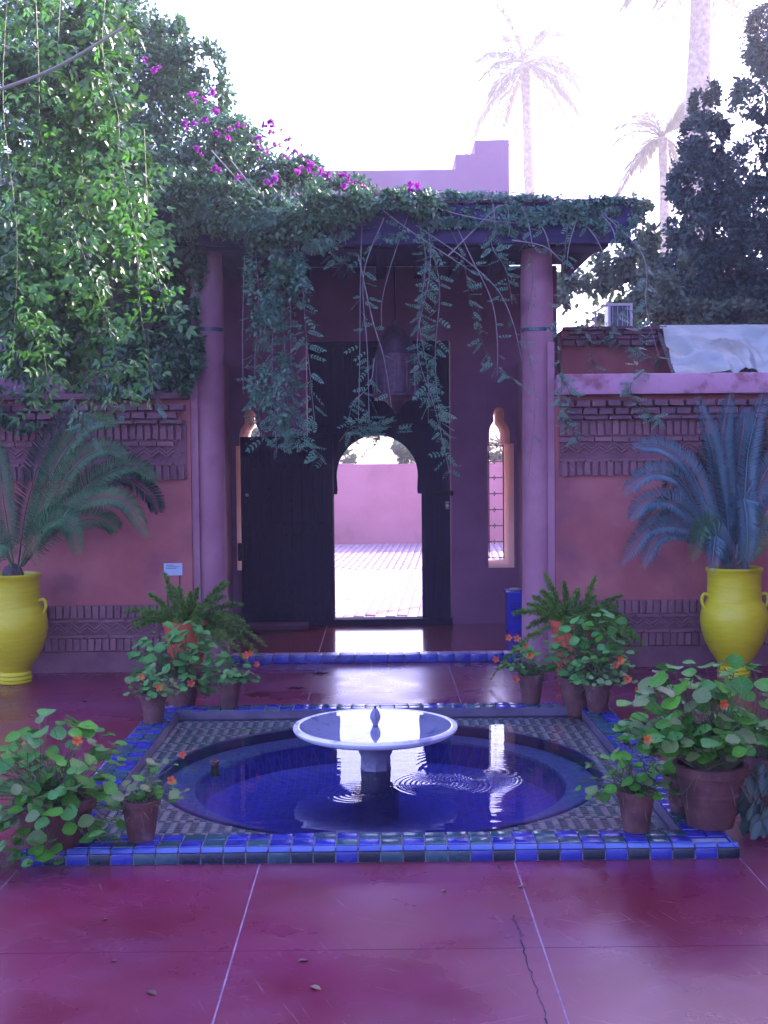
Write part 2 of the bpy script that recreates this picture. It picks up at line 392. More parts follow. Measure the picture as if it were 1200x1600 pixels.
M['leaf_mid'] = pm('climber_mass_leaf', (0.03, 0.12, 0.02), (0.10, 0.26, 0.04), 2, 0.38, island=0.7, transl=0.3, spec=0.5)
M['leaf_dark'] = pm('evergreen_leaf', (0.010, 0.045, 0.035), (0.04, 0.12, 0.08), 2, 0.5, island=0.7, transl=0.10, spec=0.25)
M['leaf_shrub'] = pm('shrub_leaf', (0.05, 0.11, 0.05), (0.12, 0.20, 0.10), 2, 0.5, island=0.7, transl=0.25)
M['bract'] = pm('magenta_bract', (0.42, 0.02, 0.42), (0.58, 0.05, 0.60), 3, 0.55, island=0.5, transl=0.4, tcol=(0.7, 0.06, 0.7))
M['nast'] = pm('nasturtium_leaf', (0.03, 0.20, 0.015), (0.13, 0.50, 0.02), 14, 0.5, objvar=0.75, transl=0.25, spec=0.28, tcol=(0.10, 0.34, 0.04))
M['nast_back'] = pm('nasturtium_leaf_dusty', (0.05, 0.28, 0.05), (0.17, 0.52, 0.10), 14, 0.5, objvar=0.75, transl=0.2, spec=0.3)
M['nast_pale'] = pm('nasturtium_leaf_pale', (0.12, 0.26, 0.06), (0.26, 0.36, 0.10), 14, 0.45, objvar=0.75, transl=0.3)
def veins(mm):
    nt = mm.node_tree; N = nt.nodes; L = nt.links
    pb = [n for n in N if n.type == 'BSDF_PRINCIPLED'][0]; src = pb.inputs['Base Color'].links[0].from_socket
    tc = N.new('ShaderNodeTexCoord'); gr = N.new('ShaderNodeTexGradient'); gr.gradient_type = 'RADIAL'; L.new(tc.outputs['Object'], gr.inputs['Vector'])
    def mt(op, a, b=None):
        n = N.new('ShaderNodeMath'); n.operation = op
        for i, v in enumerate((a, b)):
            if v is None: continue
            if isinstance(v, (int, float)): n.inputs[i].default_value = v
            else: L.new(v, n.inputs[i])
        return n.outputs[0]
    sn = mt('ABSOLUTE', mt('SINE', mt('MULTIPLY', gr.outputs['Fac'], math.pi * 9)))
    ln = N.new('ShaderNodeVectorMath'); ln.operation = 'LENGTH'; L.new(tc.outputs['Object'], ln.inputs[0])
    v = mt('LESS_THAN', mt('MULTIPLY', sn, ln.outputs['Value']), .075)
    k = mt('MULTIPLY', v, .32)
    mx = N.new('ShaderNodeMix'); mx.data_type = 'RGBA'; L.new(k, mx.inputs['Factor']); L.new(src, mx.inputs['A']); mx.inputs['B'].default_value = (.42, .55, .28, 1)
    L.new(mx.outputs['Result'], pb.inputs['Base Color'])
for k_ in ('nast', 'nast_back', 'nast_pale'): veins(M[k_])
M['petal'] = pm('orange_petal', (0.75, 0.09, 0.02), (0.85, 0.22, 0.02), 20, 0.5, objvar=0.8, transl=0.3)
M['cycad_g'] = pm('cycad_green', (0.04, 0.18, 0.06), (0.12, 0.34, 0.11), 5, 0.38, objvar=0.4, island=0.4, transl=0.12, spec=0.55)
M['cycad_b'] = pm('cycad_blue', (0.06, 0.19, 0.22), (0.17, 0.34, 0.40), 5, 0.3, objvar=0.5, island=0.3, transl=0.1, spec=0.55)
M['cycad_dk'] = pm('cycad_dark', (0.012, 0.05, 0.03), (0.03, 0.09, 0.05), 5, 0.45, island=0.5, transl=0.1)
M['cycad_br'] = pm('cycad_dry', (0.22, 0.15, 0.07), (0.35, 0.30, 0.12), 5, 0.6, island=0.5, transl=0.1)
M['fern'] = pm('foxtail_fern', (0.07, 0.20, 0.02), (0.18, 0.38, 0.04), 5, 0.55, objvar=0.4, island=0.4, transl=0.2)
M['palm'] = pm('palm_leaf', (0.22, 0.26, 0.16), (0.42, 0.38, 0.24), 3, 0.4, island=0.7, transl=0.4, albedo=.5)
M['palmdry'] = pm('palm_dry_leaf', (0.5, 0.32, 0.2), (0.65, 0.48, 0.32), 3, 0.5, island=0.7, transl=0.4, albedo=.5)
M['debris'] = pm('dry_litter', (0.10, 0.05, 0.04), (0.30, 0.22, 0.10), 30, 0.8, objvar=0.9)
M['smallgreen'] = pm('dark_pointed_leaf', (0.015, 0.05, 0.04), (0.04, 0.10, 0.07), 5, 0.4, objvar=0.7, transl=0.15)

# water: fresnel mirror over a tinted clear body
def water_mat(name, tintc, centres, strength):
    m = bpy.data.materials.new(name); m.use_nodes = True
    nt = m.node_tree; N = nt.nodes; L = nt.links; N.clear()
    out = N.new('ShaderNodeOutputMaterial'); gl = N.new('ShaderNodeBsdfGlossy'); gl.inputs['Roughness'].default_value = 0.0
    tr = N.new('ShaderNodeBsdfTransparent'); tr.inputs['Color'].default_value = (*tintc, 1)
    fr = N.new('ShaderNodeFresnel'); fr.inputs['IOR'].default_value = 1.52
    ms = N.new('ShaderNodeMixShader')
    geo = N.new('ShaderNodeNewGeometry'); acc = None
    def math_(op, a, b=None, c=None):
        n = N.new('ShaderNodeMath'); n.operation = op
        for i, v in enumerate((a, b, c)):
            if v is None: continue
            if isinstance(v, (int, float)): n.inputs[i].default_value = v
            else: L.new(v, n.inputs[i])
        return n.outputs[0]
    for (x, y, wl, rad, amp) in centres:
        d = N.new('ShaderNodeVectorMath'); d.operation = 'DISTANCE'; L.new(geo.outputs['Position'], d.inputs[0]); d.inputs[1].default_value = (x, y, WZ)
        s = math_('SINE', math_('MULTIPLY', d.outputs['Value'], 2 * math.pi / wl))
        fall = N.new('ShaderNodeMapRange'); fall.inputs['From Min'].default_value = 0; fall.inputs['From Max'].default_value = rad
        fall.inputs['To Min'].default_value = amp; fall.inputs['To Max'].default_value = 0; L.new(d.outputs['Value'], fall.inputs['Value'])
        p = math_('MULTIPLY', s, fall.outputs['Result'])
        acc = p if acc is None else math_('ADD', acc, p)
    nz = N.new('ShaderNodeTexNoise'); mpw = N.new('ShaderNodeMapping'); mpw.inputs['Scale'].default_value = (2.5, 13, 3); L.new(geo.outputs['Position'], mpw.inputs['Vector']); nz.inputs['Scale'].default_value = 1.0; nz.inputs['Detail'].default_value = 1.0; L.new(mpw.outputs[0], nz.inputs['Vector'])
    acc = math_('MULTIPLY_ADD', nz.outputs['Fac'], 0.55, acc if acc is not None else 0.0)
    bu = N.new('ShaderNodeBump'); bu.inputs['Strength'].default_value = strength; bu.inputs['Distance'].default_value = 0.004
    L.new(acc, bu.inputs['Height']); L.new(bu.outputs['Normal'], gl.inputs['Normal']); L.new(bu.outputs['Normal'], fr.inputs['Normal'])
    L.new(fr.outputs[0], ms.inputs['Fac']); L.new(tr.outputs[0], ms.inputs[1]); L.new(gl.outputs[0], ms.inputs[2]); L.new(ms.outputs[0], out.inputs['Surface'])
    return m

# ------------------------------------------------------------------ the setting: ground, floors
ZG = -0.5
g = MB(); g.add([(-900, -900, ZG), (900, -900, ZG), (900, 900, ZG), (-900, 900, ZG)], [(0, 1, 2, 3)])
g.build('ground', M['ground'], kind='structure')

PX, PY, PH = -0.01, 6.768, 1.5625          # pool centre and half side
PYF, PYB = PY - PH, PY + PH
YW, YR = 10.06, 12.28                    # face of side walls / face of gate wall
fl = MB()
fl.box(-7, 7, -6, PYF + 0.02, -0.30, -0.0018); fl.box(-7, PX - PH + .02, PYF + 0.02, PYB - .02, -0.30, -0.0018)
fl.box(PX + PH - .02, 7, PYF + 0.02, PYB - .02, -0.30, -0.0018); fl.box(-7, 7, PYB - .02, 13.2, -0.30, -0.0018)
floor = fl.build('floor', M['joint'], kind='structure', origin=(0, 0, 0))
def slab(x0, x1, y0, y1, z=0.0):
    h = random.uniform(-.0003, .0003); q = 0.0034
    m = MB(); m.box(x0 + q, x1 - q, y0 + q * .55, y1 - q * .55, -0.02, z + h)
    o = m.build('floor_slab', M['floor'], floor, origin=((x0 + x1) / 2, (y0 + y1) / 2, 0))
XL = [-7, -4.6, PX - PH, -0.535, 0.57, PX + PH, 4.6, 7]
for (a, b) in zip([-6, -2.5, .6, 2.45, 4.27], [-2.5, .6, 2.45, 4.27, PYF + .004]):
    for i in range(len(XL) - 1): slab(XL[i], XL[i + 1], a, b)
for (a, b) in ((PYF + .004, 6.9), (6.9, PYB - .004)):
    for i in (0, 1, 5, 6): slab(XL[i], XL[i + 1], a, b)
for (a, b) in ((PYB - .004, 9.05), (9.05, 10.38)):
    for i in range(len(XL) - 1): slab(XL[i], XL[i + 1], a, b)
# wandering crack in the foreground slab (thin dark seam, cracked edges)
ck = MB(); last = None
pts = []
for i in range(40):
    t = i / 39; p = gnd(778 + (857 - 778) * t + random.uniform(-3, 3) * (1 if i else 0), 1352 + (1604 - 1352) * t, 0.0022); pts.append(p)
for i in range(39):
    if i < 12 and random.random() < .6: continue
    w = random.uniform(.0008, .0035); a, b = pts[i], pts[i + 1]
    ck.add([(a.x - w, a.y, a.z), (a.x + w, a.y, a.z), (b.x + w * .8, b.y, b.z), (b.x - w * .8, b.y, b.z)], [(0, 1, 2, 3)])
ck.build('floor_crack', M['crack'], floor, origin=(0, 0, 0))

# raised entrance floor with blue edge tiles
en = MB(); en.box(-1.50, 1.34, 10.4105, 12.30, 0.004, 0.07)
ent = en.build('entrance_floor', M['floor_in'], origin=(0, 10.4, 0), kind='structure')
s_ = MB(); s_.box(-.545, -.537, 10.5, 12.2, .0702, .0712); s_.build('joint_line', M['joint'], ent, origin=(0, 10.4, 0))
tile_proto = None
def tile_mesh(name, w, d, h, mat, bev=0.004):
    m = MB(); m.box(-w / 2, w / 2, -d / 2, d / 2, -h / 2, h / 2)
    o = m.build(name, mat, None, bevel=bev, smooth=True, origin=(0, 0, 0)); me = o.data
    bpy.data.objects.remove(o); return me
I3 = Matrix.Identity(3)
def jitter_rot(a=0.012): return Euler((random.uniform(-a, a), random.uniform(-a, a), random.uniform(-a, a))).to_matrix()
em = tile_mesh('edge_tile', 0.137, 0.034, 0.070, M['tile_blue'], 0.006)
x = -1.43
while x < 1.30:
    place('edge_tile', em, ent, (x, 10.3925, 0.037), jitter_rot(0.006)); x += 0.142
# pale worn strip of tiles behind the blue nosing
em2 = tile_mesh('edge_tile', 0.137, 0.11, 0.02, M['tile_nose'])
em3 = pm('worn_pink_tile', (0.45, 0.28, 0.50), (0.55, 0.36, 0.62), 12, 0.2, rough2=.35, objvar=.6, spec=.7)
em2.materials[0] = em3
x = -1.43
while x < 1.30:
    place('edge_tile', em2, ent, (x, 10.467, 0.064), jitter_rot(0.004)); x += 0.142

# ------------------------------------------------------------------ fountain pool
WZ = 0.012
pool = thing('fountain_pool', 'square sunken pool with a round blue basin and a blue and green tiled rim', 'pool', (PX, PY, 0))
rim = MB()
IN = PH - 0.205
for (x0, x1, y0, y1) in ((PX - PH + .034, PX + PH - .034, PYF + .034, PYF + .2), (PX - PH + .011, PX + PH - .011, PYF + .011, PYF + .0338), (PX - PH + .02, PX + PH - .02, PYB - .2, PYB - .02),
                         (PX - PH + .02, PX - PH + .2, PYF + .2, PYB - .2), (PX + PH - .2, PX + PH - .02, PYF + .2, PYB - .2)):
    rim.box(x0, x1, y0, y1, -0.3, 0.0575 if y1 - y0 > .03 else .037)
rim.build('rim', M['grout'], pool)
inner = MB()
for (x0, x1, y0, y1) in ((PX - IN, PX + IN, PYB - .205, PYB - .201), (PX - IN, PX - IN + .004, PYF + .205, PYB - .209), (PX + IN - .004, PX + IN, PYF + .205, PYB - .209)):
    inner.box(x0, x1, y0, y1, 0.0, 0.062)
inner.build('inner_edge', M['stone_dark'], pool)
tb = {}
for k, mm in (('b', M['tile_blue']), ('g', M['tile_green']), ('d', M['tile_dark'])):
    tb[k] = tile_mesh('rim_tile', 0.0905, 0.0805, 0.012, mm, 0.003)
    tb[k + 'n'] = tile_mesh('nose_tile', 0.0935, 0.0225, 0.012, mm, 0.004)
    tb[k + 'r'] = tile_mesh('riser_tile', 0.0925, 0.010, 0.045, mm, 0.003)
nose_me = tile_mesh('nose_tile', 0.0915, 0.028, 0.010, M['tile_nose'], 0.005)
n = 32; step = 2 * PH / n
for side in range(4):
    Rz = Matrix.Rotation(side * math.pi / 2, 3, 'Z')
    c = Vector((PX, PY, 0))
    for i in range(n):
        u = -PH + step * (i + .5)
        if i > 0:
            for row in (0, 1):
                if row == 0 and False: continue
                v = -PH + 0.032 + 0.043 + row * 0.086
                if u > PH - 0.21 or (u < -PH + 0.21 and (i - 1) > 1): continue
                if (i + row) % 2 == 0: k = random.choice('ggb')
                else: k = random.choice('bbbg')
                place('rim_tile', tb[k], pool, c + Rz @ Vector((u, v, 0.064 + random.uniform(-.001, .001))), Rz @ jitter_rot(0.012))
        place('nose_tile', nose_me, pool, c + Rz @ Vector((u, -PH + 0.0165, 0.0565)), Rz @ Matrix.Rotation(math.radians(38), 3, 'X') @ jitter_rot(0.01))
        k = ('d' if i % 2 else 'b') + 'r'
        if random.random() < .18: k = random.choice(['br', 'dr', 'gr'])
        place('riser_tile', tb[k], pool, c + Rz @ Vector((u, -PH + 0.006, 0.024)), Rz @ jitter_rot(0.01))
# ledge (square with a round hole) and chip mosaic
RO, RI = 1.215, 1.035
sq = [(PX - IN, PY - IN), (PX + IN, PY - IN), (PX + IN, PY + IN), (PX - IN, PY + IN)]
ledge = slab2d('ledge', sq, [[(PX + RO * math.cos(a * math.pi / 48), PY + RO * math.sin(a * math.pi / 48)) for a in range(96)]], -0.02, 0.02, M['grout'], None)
for v in ledge.data.vertices:
    x, y, z = v.co; v.co = (x - PX, z - PY, (-0.005 if y < 0 else -0.03))
ledge.parent = pool; ledge.location = (0, 0, 0)
bm = bmesh.new(); bm.from_mesh(ledge.data); bmesh.ops.recalc_face_normals(bm, faces=bm.faces); bm.to_mesh(ledge.data); bm.free()
T = np.array([(-.5, -.5, 0), (.5, -.5, 0), (.5, .5, 0), (-.5, .5, 0), (-.5, -.5, -.3), (.5, -.5, -.3), (.5, .5, -.3), (-.5, .5, -.3)])
TF = np.array([(0, 1, 2, 3), (0, 4, 5, 1), (1, 5, 6, 2), (2, 6, 7, 3), (3, 7, 4, 0)])
gx = np.arange(-IN + .022, IN - .012, 0.034); GX, GY = np.meshgrid(gx, gx)
par = (np.arange(len(gx))[None, :] % 2) + np.zeros_like(GX)
par = np.where((np.arange(len(gx))[:, None] % 6) == 0, 1 - par, par)
P = np.stack([GX.ravel(), GY.ravel()], 1); r = np.hypot(P[:, 0], P[:, 1]); ok = (r > RO + .04) & (np.abs(P[:, 0]) < IN - .016)
for pv_, mt_ in ((0, 'mosaic'), (1, 'mosaic_dark')):
    Q = P[ok & (par.ravel() == pv_)]; n_ = len(Q)
    Pm = np.stack([Q[:, 0] + PX, Q[:, 1] + PY, np.full(n_, 0.001) + rng.uniform(-.001, .001, n_)], 1)
    V_, F_ = scatter(T, TF, Pm, np.tile([0., 1, 0], (n_, 1)) + rng.normal(0, .03, (n_, 3)) * [1, 1, .3], np.tile([0., 0, 1], (n_, 1)), np.full(n_, .028))
    cloud('mosaic', [(V_, F_)], M[mt_], pool)
lip = MB(); lip.lathe([(RO + .022, -.004), (RO + .02, .004), (RO + .003, .0045), (RO - .004, -.002), (RO - .004, -.07)], (PX, PY, 0), 96, False, False)
lip.build('basin_lip', M['lipm'], pool, smooth=True)
sh = MB(); sh.lathe([(RO - .003, -.06), (RI + .03, -.055), (RI, -.06), (RI - .01, -.075)], (PX, PY, 0), 96, False, False); sh.build('basin_shelf', M['shelf'], pool, smooth=True)
ba = MB(); ba.lathe([(RI - .009, -.072), (RI - .03, -.20), (RI - .15, -.26), (.3, -.27), (.02, -.27)], (PX, PY, 0), 96, False, True); ba.build('basin', M['basin'], pool, smooth=True)
nzl = gnd(336, 1212, -.055)
pp = MB(); pp.lathe([(.022, -.055), (.022, .02), (.027, .021), (.027, .032), (.014, .033), (.014, .0)], (nzl.x, nzl.y, 0), 14, True, True)
pp.build('overflow_pipe', M['terra'], pool, smooth=True)
rc = gnd(690, 1225, WZ); rc2 = gnd(745, 1218, WZ); rc3 = gnd(560, 1240, WZ)
M['water'] = water_mat('pool_water', (0.88, 0.91, 0.98), [(rc.x, rc.y, .028, .30, 1.0), (rc2.x, rc2.y, .022, .30, .6), (rc3.x, rc3.y, .034, .25, .5), (PX + .62, PY - .1, .045, .9, .10)], 0.5)
w = MB(); q_ = IN - .0045
w.add([(PX - q_, PYF + .2005, WZ), (PX + q_, PYF + .2005, WZ), (PX + q_, PYB - .2055, WZ), (PX - q_, PYB - .2055, WZ)], [(0, 1, 2, 3)])
water = w.build('water', M['water'], None, origin=(0, 0, 0), kind='structure')

# fountain
FX, FY = gnd(587, 1211, WZ).x, PY + 0.0
fo = thing('marble_fountain', 'white marble fountain bowl on a short stem in the middle of the pool', 'fountain', (FX, FY, -.27))
RB, ZB = 0.462, 0.262
b_ = MB(); b_.lathe([(.085, .135), (.12, .145), (.20, .165), (.32, .19), (.42, .213), (.455, .232), (RB, .248), (.458, .259), (.445, ZB), (.425, .258), (.38, .236), (.25, .215), (.01, .21)], (FX, FY, 0), 72, True, True)
b_.build('bowl', M['marble'], fo, smooth=True)
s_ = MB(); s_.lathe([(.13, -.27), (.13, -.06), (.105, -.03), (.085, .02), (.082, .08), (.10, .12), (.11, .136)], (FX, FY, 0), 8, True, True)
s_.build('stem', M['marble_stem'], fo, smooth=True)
M['bowlwater'] = water_mat('bowl_water', (0.8, 0.84, 1.0), [], 0.03)
w = MB(); w.lathe([(.426, .2585), (.2, .2585), (.01, .2585)], (FX, FY, 0), 64, False, True)
wo_ = w.build('bowl_water', M['bowlwater'], fo)
bm = bmesh.new(); bm.from_mesh(wo_.data)
for f in bm.faces:
    f.normal_update()
    if f.normal.z < 0: f.normal_flip()
bm.to_mesh(wo_.data); bm.free()
fb = MB()
prof = [(.012, .245), (.013, .262), (.018, .275), (.026, .295), (.027, .31), (.022, .33), (.012, .348), (.007, .352)]
nn = 24
vs = []; fs = []
for (r, z) in prof:
    for j in range(nn):
        rr = r * (1 + .10 * math.cos(j * math.pi * 2 / 3 * 1.0 * 1)) if False else r * (1 + .09 * math.cos(2 * math.pi * j * 8 / nn))
        vs.append((FX + rr * math.cos(2 * math.pi * j / nn), FY + rr * math.sin(2 * math.pi * j / nn), z))
for i in range(len(prof) - 1):
    for j in range(nn): fs.append((i * nn + j, i * nn + (j + 1) % nn, (i + 1) * nn + (j + 1) % nn, (i + 1) * nn + j))
fs.append(tuple(range(len(vs) - nn, len(vs)))); fb.add(vs, fs)
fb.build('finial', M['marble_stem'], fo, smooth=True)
fb = MB(); fb.lathe([(.007, .35), (.006, .366), (.003, .367)], (FX, FY, 0), 10); fb.build('spout', M['iron'], fo)

# ------------------------------------------------------------------ gate wall with openings
def X(px, py, Y): return at(px, py, Y).x
def Z(px, py, Y): return at(px, py, Y).z
DL, DR = X(480, 750, YR), X(705, 750, YR)
ZDT = Z(600, 533, YR)
T_ = 1.05
gate = thing('gate_wall', 'tall mauve plastered gate wall behind the porch with two keyhole window slits', 'wall', (0, YR, 0))
def keyhole(sign):
    if sign > 0: xs = lambda px: X(px, 760, YR)
    else: xs = lambda px: X(1172 - px, 760, YR)
    zb, zs, z1, z2 = Z(780, 887, YR), Z(780, 693, YR), Z(780, 664, YR), Z(780, 637, YR)
    a0, a1 = xs(761), xs(803); c0, c1 = xs(765), xs(797); t0, t1 = xs(772), xs(788)
    zm = (zs + z1) / 2
    tc = (t0 + t1) / 2; tr = (t1 - t0) / 2
    pts = [(a0, zb), (a1, zb), (a1, zs), (c1, zs), (c1, zs + .11), (c1 - (c1 - t1) * .25, zs + .17), (t1, z1 + .04)]
    pts += [(tc + tr * math.cos(math.radians(a)), z2 - abs(tr) * .9 + abs(tr) * math.sin(math.radians(a))) for a in range(0, 181, 20)]
    pts += [(t0, z1 + .04), (c0 - (c0 - t0) * .25, zs + .17), (c0, zs + .11), (c0, zs), (a0, zs)]
    return pts
kh_r, kh_l = keyhole(1), keyhole(-1)
ZT = Z(600, 265, YR); Z1 = Z(725, 240, YR); Z2 = Z(770, 218, YR)
XA, XB, XC = X(712, 260, YR), X(742, 240, YR), X(796, 260, YR)
XE = 1.80
wall_out = [(-4.2, 0.0), (DL, 0.0), (DL, ZDT), (DR, ZDT), (DR, 0.0), (XE, 0.0), (XE, 3.67), (-4.2, 3.67)]
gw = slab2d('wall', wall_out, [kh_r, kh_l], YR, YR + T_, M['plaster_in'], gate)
gw.data.materials.append(M['reveal_lit'])
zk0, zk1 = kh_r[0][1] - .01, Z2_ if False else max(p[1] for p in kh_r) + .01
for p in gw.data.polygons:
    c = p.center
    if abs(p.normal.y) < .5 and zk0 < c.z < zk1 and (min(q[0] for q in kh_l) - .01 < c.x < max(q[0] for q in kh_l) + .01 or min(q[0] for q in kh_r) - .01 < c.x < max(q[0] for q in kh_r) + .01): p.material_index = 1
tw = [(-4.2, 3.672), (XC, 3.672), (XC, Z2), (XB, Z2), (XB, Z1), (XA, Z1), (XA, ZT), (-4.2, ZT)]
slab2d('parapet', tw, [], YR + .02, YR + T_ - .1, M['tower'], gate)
# recessed darker frame above right slit: thin raised margins
rp = MB(); x0 = X(760, 650, YR); z0 = Z(760, 596, YR)
rp.box(x0 - .0, x0 + .012, YR - .012, YR - .001, kh_r[0][1], z0); rp.box(x0, XE - .3, YR - .012, YR - .001, z0 - .012, z0)
rp.build('frame_moulding', M['plaster_in'], gate)
# iron grilles
for s, kh in ((1, kh_r), (-1, kh_l)):
    gr = MB(); yb = YR + T_ - .05
    xs0, xs1 = min(p[0] for p in kh), max(p[0] for p in kh); zb = kh[0][1]; zs = kh[2][1]
    for fx in (.02, .40, .98): gr.tube([(xs0 + (xs1 - xs0) * fx, yb, zb + .01), (xs0 + (xs1 - xs0) * fx, yb, zs + (.12 if fx == .4 else 0))], .006, n=5)
    for i in range(8):
        z = zb + .02 + (zs - zb - .03) * i / 7
        gr.tube([(xs0, yb, z), (xs1, yb, z)], .005, n=5)
        if 0 < i < 7:
            xc = xs0 + (xs1 - xs0) * .62
            for dx, dz in ((.012, 0), (-.012, 0), (0, .018), (0, -.018)):
                gr.lathe([(.003, -.009), (.009, 0), (.003, .009)], (xc + dx, yb, z + dz), 6)
    gr.build('window_grille', M['iron'], gate)

# big dark door with arched wicket opening
door = thing('wooden_gate', 'huge dark blue wooden gate with an open horseshoe arched doorway', 'gate', ((DL + DR) / 2, YR + .06, 0))
OX0, OX1 = X(523, 900, YR), X(660, 900, YR)
AX0, AX1 = X(527, 740, YR), X(652, 740, YR)
ZSP = Z(590, 772, YR); ZAP = Z(590, 680, YR); ZSILL = Z(590, 966, YR)
ac = (AX0 + AX1) / 2; ar = (AX1 - AX0) / 2 * 1.02
azc = ZAP - ar
arch = [(OX0, ZSILL), (OX1, ZSILL), (OX1, ZSP), (AX1 + .005, ZSP), (AX1, ZSP + .04)] + [(p[0], p[1]) for p in arc(ac, azc, ar, -8, 188, 26)] + [(AX0, ZSP + .04), (AX0 - .005, ZSP), (OX0, ZSP)]
slab2d('gate_panel', [(DL + .012, .005), (DR - .012, .005), (DR - .012, ZDT - .01), (DL + .012, ZDT - .01)], [arch], YR + .03, YR + .10, M['wood'], door)
# plank battens on the fixed panel (right strip and above the arch)
xx = OX1 + .035; 
while xx < DR - .03:
    m = MB(); m.box(xx, min(xx + .082, DR - .02), YR + .018, YR + .029, ZSILL + .02, ZDT - .05); m.build('plank', M['wood'], door, bevel=.003); xx += .087
xx = DL + .03
while xx < OX1 + .02:
    m = MB(); m.box(xx, xx + .082, YR + .018, YR + .029, ZAP + .09, ZDT - .05); m.build('plank', M['wood'], door, bevel=.003); xx += .087
for z in (ZAP + .055, ZDT - .03):
    m = MB(); m.box(DL + .02, DR - .02, YR + .0, YR + .029, z - .03, z + .03); m.build('rail', M['wood'], door, bevel=.005)
m = MB(); m.box(DL + .0, DR - .0, YR - .06, YR + .028, .071, ZSILL - .002); m.build('threshold', M['tile_blue'] if False else M['wood'], door, bevel=.006)
m = MB(); zl = Z(700, 772, YR)
m.tube([(DR - .20, YR - .005, zl), (DR + .015, YR - .02, zl + .01)], .009, n=6); m.lathe([(.004, -.03), (.022, -.01), (.022, .01), (.004, .03)], (DR - .0, YR - .03, zl + .01), 8)
m.build('bolt', M['iron'], door)
kz = Z(698, 790, YR); kp = MB(); kp.box(DR - .06, DR - .025, YR + .010, YR + .017, kz - .035, kz + .04); kp.build('key_plate', M['brass'], door, bevel=.003)
hd = MB(); hd.tube([(DR - .042 + .022 * math.cos(a), YR + .004, kz - .0 + .026 * math.sin(a)) for a in np.linspace(0, 6.28, 13)], .005, n=5); hd.build('ring', M['iron'], door)
# wicket leaf folded back flat against the wall, left of the opening
LX0, LX1 = X(376, 800, YR - .12), X(521, 800, YR - .12)
ZLT = Z(440, 682, YR - .12); ZLB = Z(440, 972, YR - .12)
leafd = thing('wicket_door', 'studded dark wooden door leaf swung open flat against the wall left of the arch', 'door', (LX0, YR - .12, .07))
m = MB(); m.box(LX0, LX1, YR - .09, YR - .045, ZLB, ZLT); m.build('door_panel', M['wood'], leafd, bevel=.004)
npl = 9; pw = (LX1 - LX0 - .01) / npl
for i in range(npl):
    m = MB(); m.box(LX0 + .005 + i * pw + .002, LX0 + .005 + (i + 1) * pw - .002, YR - .104, YR - .0905, ZLB + .008, ZLT - .008)
    m.build('plank', M['wood'], leafd, bevel=.003)
st = MB(); st.lathe([(.013, 0), (.012, .005), (.007, .010), (.002, .012)], (0, 0, 0), 8)
sto = st.build('stud', M['iron'], None, smooth=True, origin=(0, 0, 0)); stm = sto.data; bpy.data.objects.remove(sto)
RX = Matrix.Rotation(math.radians(90), 3, 'X')
for r_ in range(16):
    band_ = r_ in (0, 1, 2, 7, 8, 13, 14, 15)
    for c_ in range(12):
        if not band_ and c_ % 3: continue
        x = LX0 + .05 + (LX1 - LX0 - .10) * c_ / 11 + (0.02 if r_ % 2 and band_ else 0); z = ZLB + .07 + (ZLT - ZLB - .14) * r_ / 15
        place('stud', stm, leafd, (x, YR - .1045, z), RX)
m = MB(); m.box(LX0 - .035, LX0 + .02, YR - .13, YR - .105, ZLB + .62, ZLB + .80); m.build('hinge', M['iron'], leafd, bevel=.006)
m = MB(); m.lathe([(.006, 0), (.018, .006), (.018, .02), (.004, .028)], (0, 0, 0), 10)
for i in range(len(m.v)): v = m.v[i]; m.v[i] = (LX0 + .065 + v[0], YR - .105 - v[2], ZLB + 1.28 + v[1])
m.build('door_knob', M['brass'], leafd, smooth=True)

# ------------------------------------------------------------------ porch: columns, roof, lantern
def column(px, label):
    c = at(px, 800, 10.22); t = thing('column', label, 'column', (c.x, 10.22, 0), 'porch columns')
    r0 = .130
    m = MB(); m.lathe([(r0 + .012, 0), (r0 + .012, .02), (r0 + .004, .6), (r0, 1.4), (r0 - .002, 2.63), (r0 + .004, 2.66), (r0 + .006, 3.2), (r0 - .004, 3.475)], (c.x, 10.22, 0), 40, wob=.006)
    m.build('shaft', M['column'], t, smooth=True)
    zb = Z(px, 514, 10.1)
    m = MB(); m.lathe([(r0 + .0035, zb - .016), (r0 + .0075, zb - .014), (r0 + .0075, zb + .014), (r0 + .0035, zb + .016)], (c.x, 10.22, 0), 40, False, False); m.build('tile_band', M['band'], t, smooth=True)
    return t
column(329, 'left mauve round column with a thin green band and leaves climbing its top')
column(840, 'right mauve round column with a thin green band, beside the blue bin')
roof = thing('porch_roof', 'dark flat porch roof overgrown with climbers above the gate', 'roof', (0, 9.9, 3.48))
XRR = X(985, 350, 9.9)
zf0, zf1 = Z(700, 388, 9.9), Z(700, 322, 9.9)
m = MB(); m.box(-3.6, XRR - .02, 9.93, YR + .018, 3.68, zf1); m.build('roof_slab', M['beam'], roof)
m = MB(); m.box(-3.6, XRR, 9.87, 9.928, zf0 + .03, zf1 + .01); m.build('fascia', M['beam'], roof, bevel=.006)
m = MB(); m.box(-3.6, XRR - .14, 10.08, 10.36, 3.478, 3.678); m.build('beam', M['beam'], roof, bevel=.008)
for i in range(15):
    x = -3.3 + i * .37
    if x > XRR - .15: break
    m = MB(); m.box(x - .04, x + .04, 10.362, YR - .002, 3.55, 3.678); m.build('rafter', M['beam'], roof, bevel=.005)
m = MB(); m.box(-3.6, XRR + .03, 9.84, 9.95, zf1 + .012, zf1 + .035); m.build('roof_edge', M['bark'], roof)
lc = at(618, 580, 11.35)
lan = thing('hanging_lantern', 'large dome-topped metal lantern hanging in the shade in front of the gate', 'lantern', (lc.x, 11.35, Z(618, 660, 11.35)))
zz = lambda py: Z(618, py, 11.35)
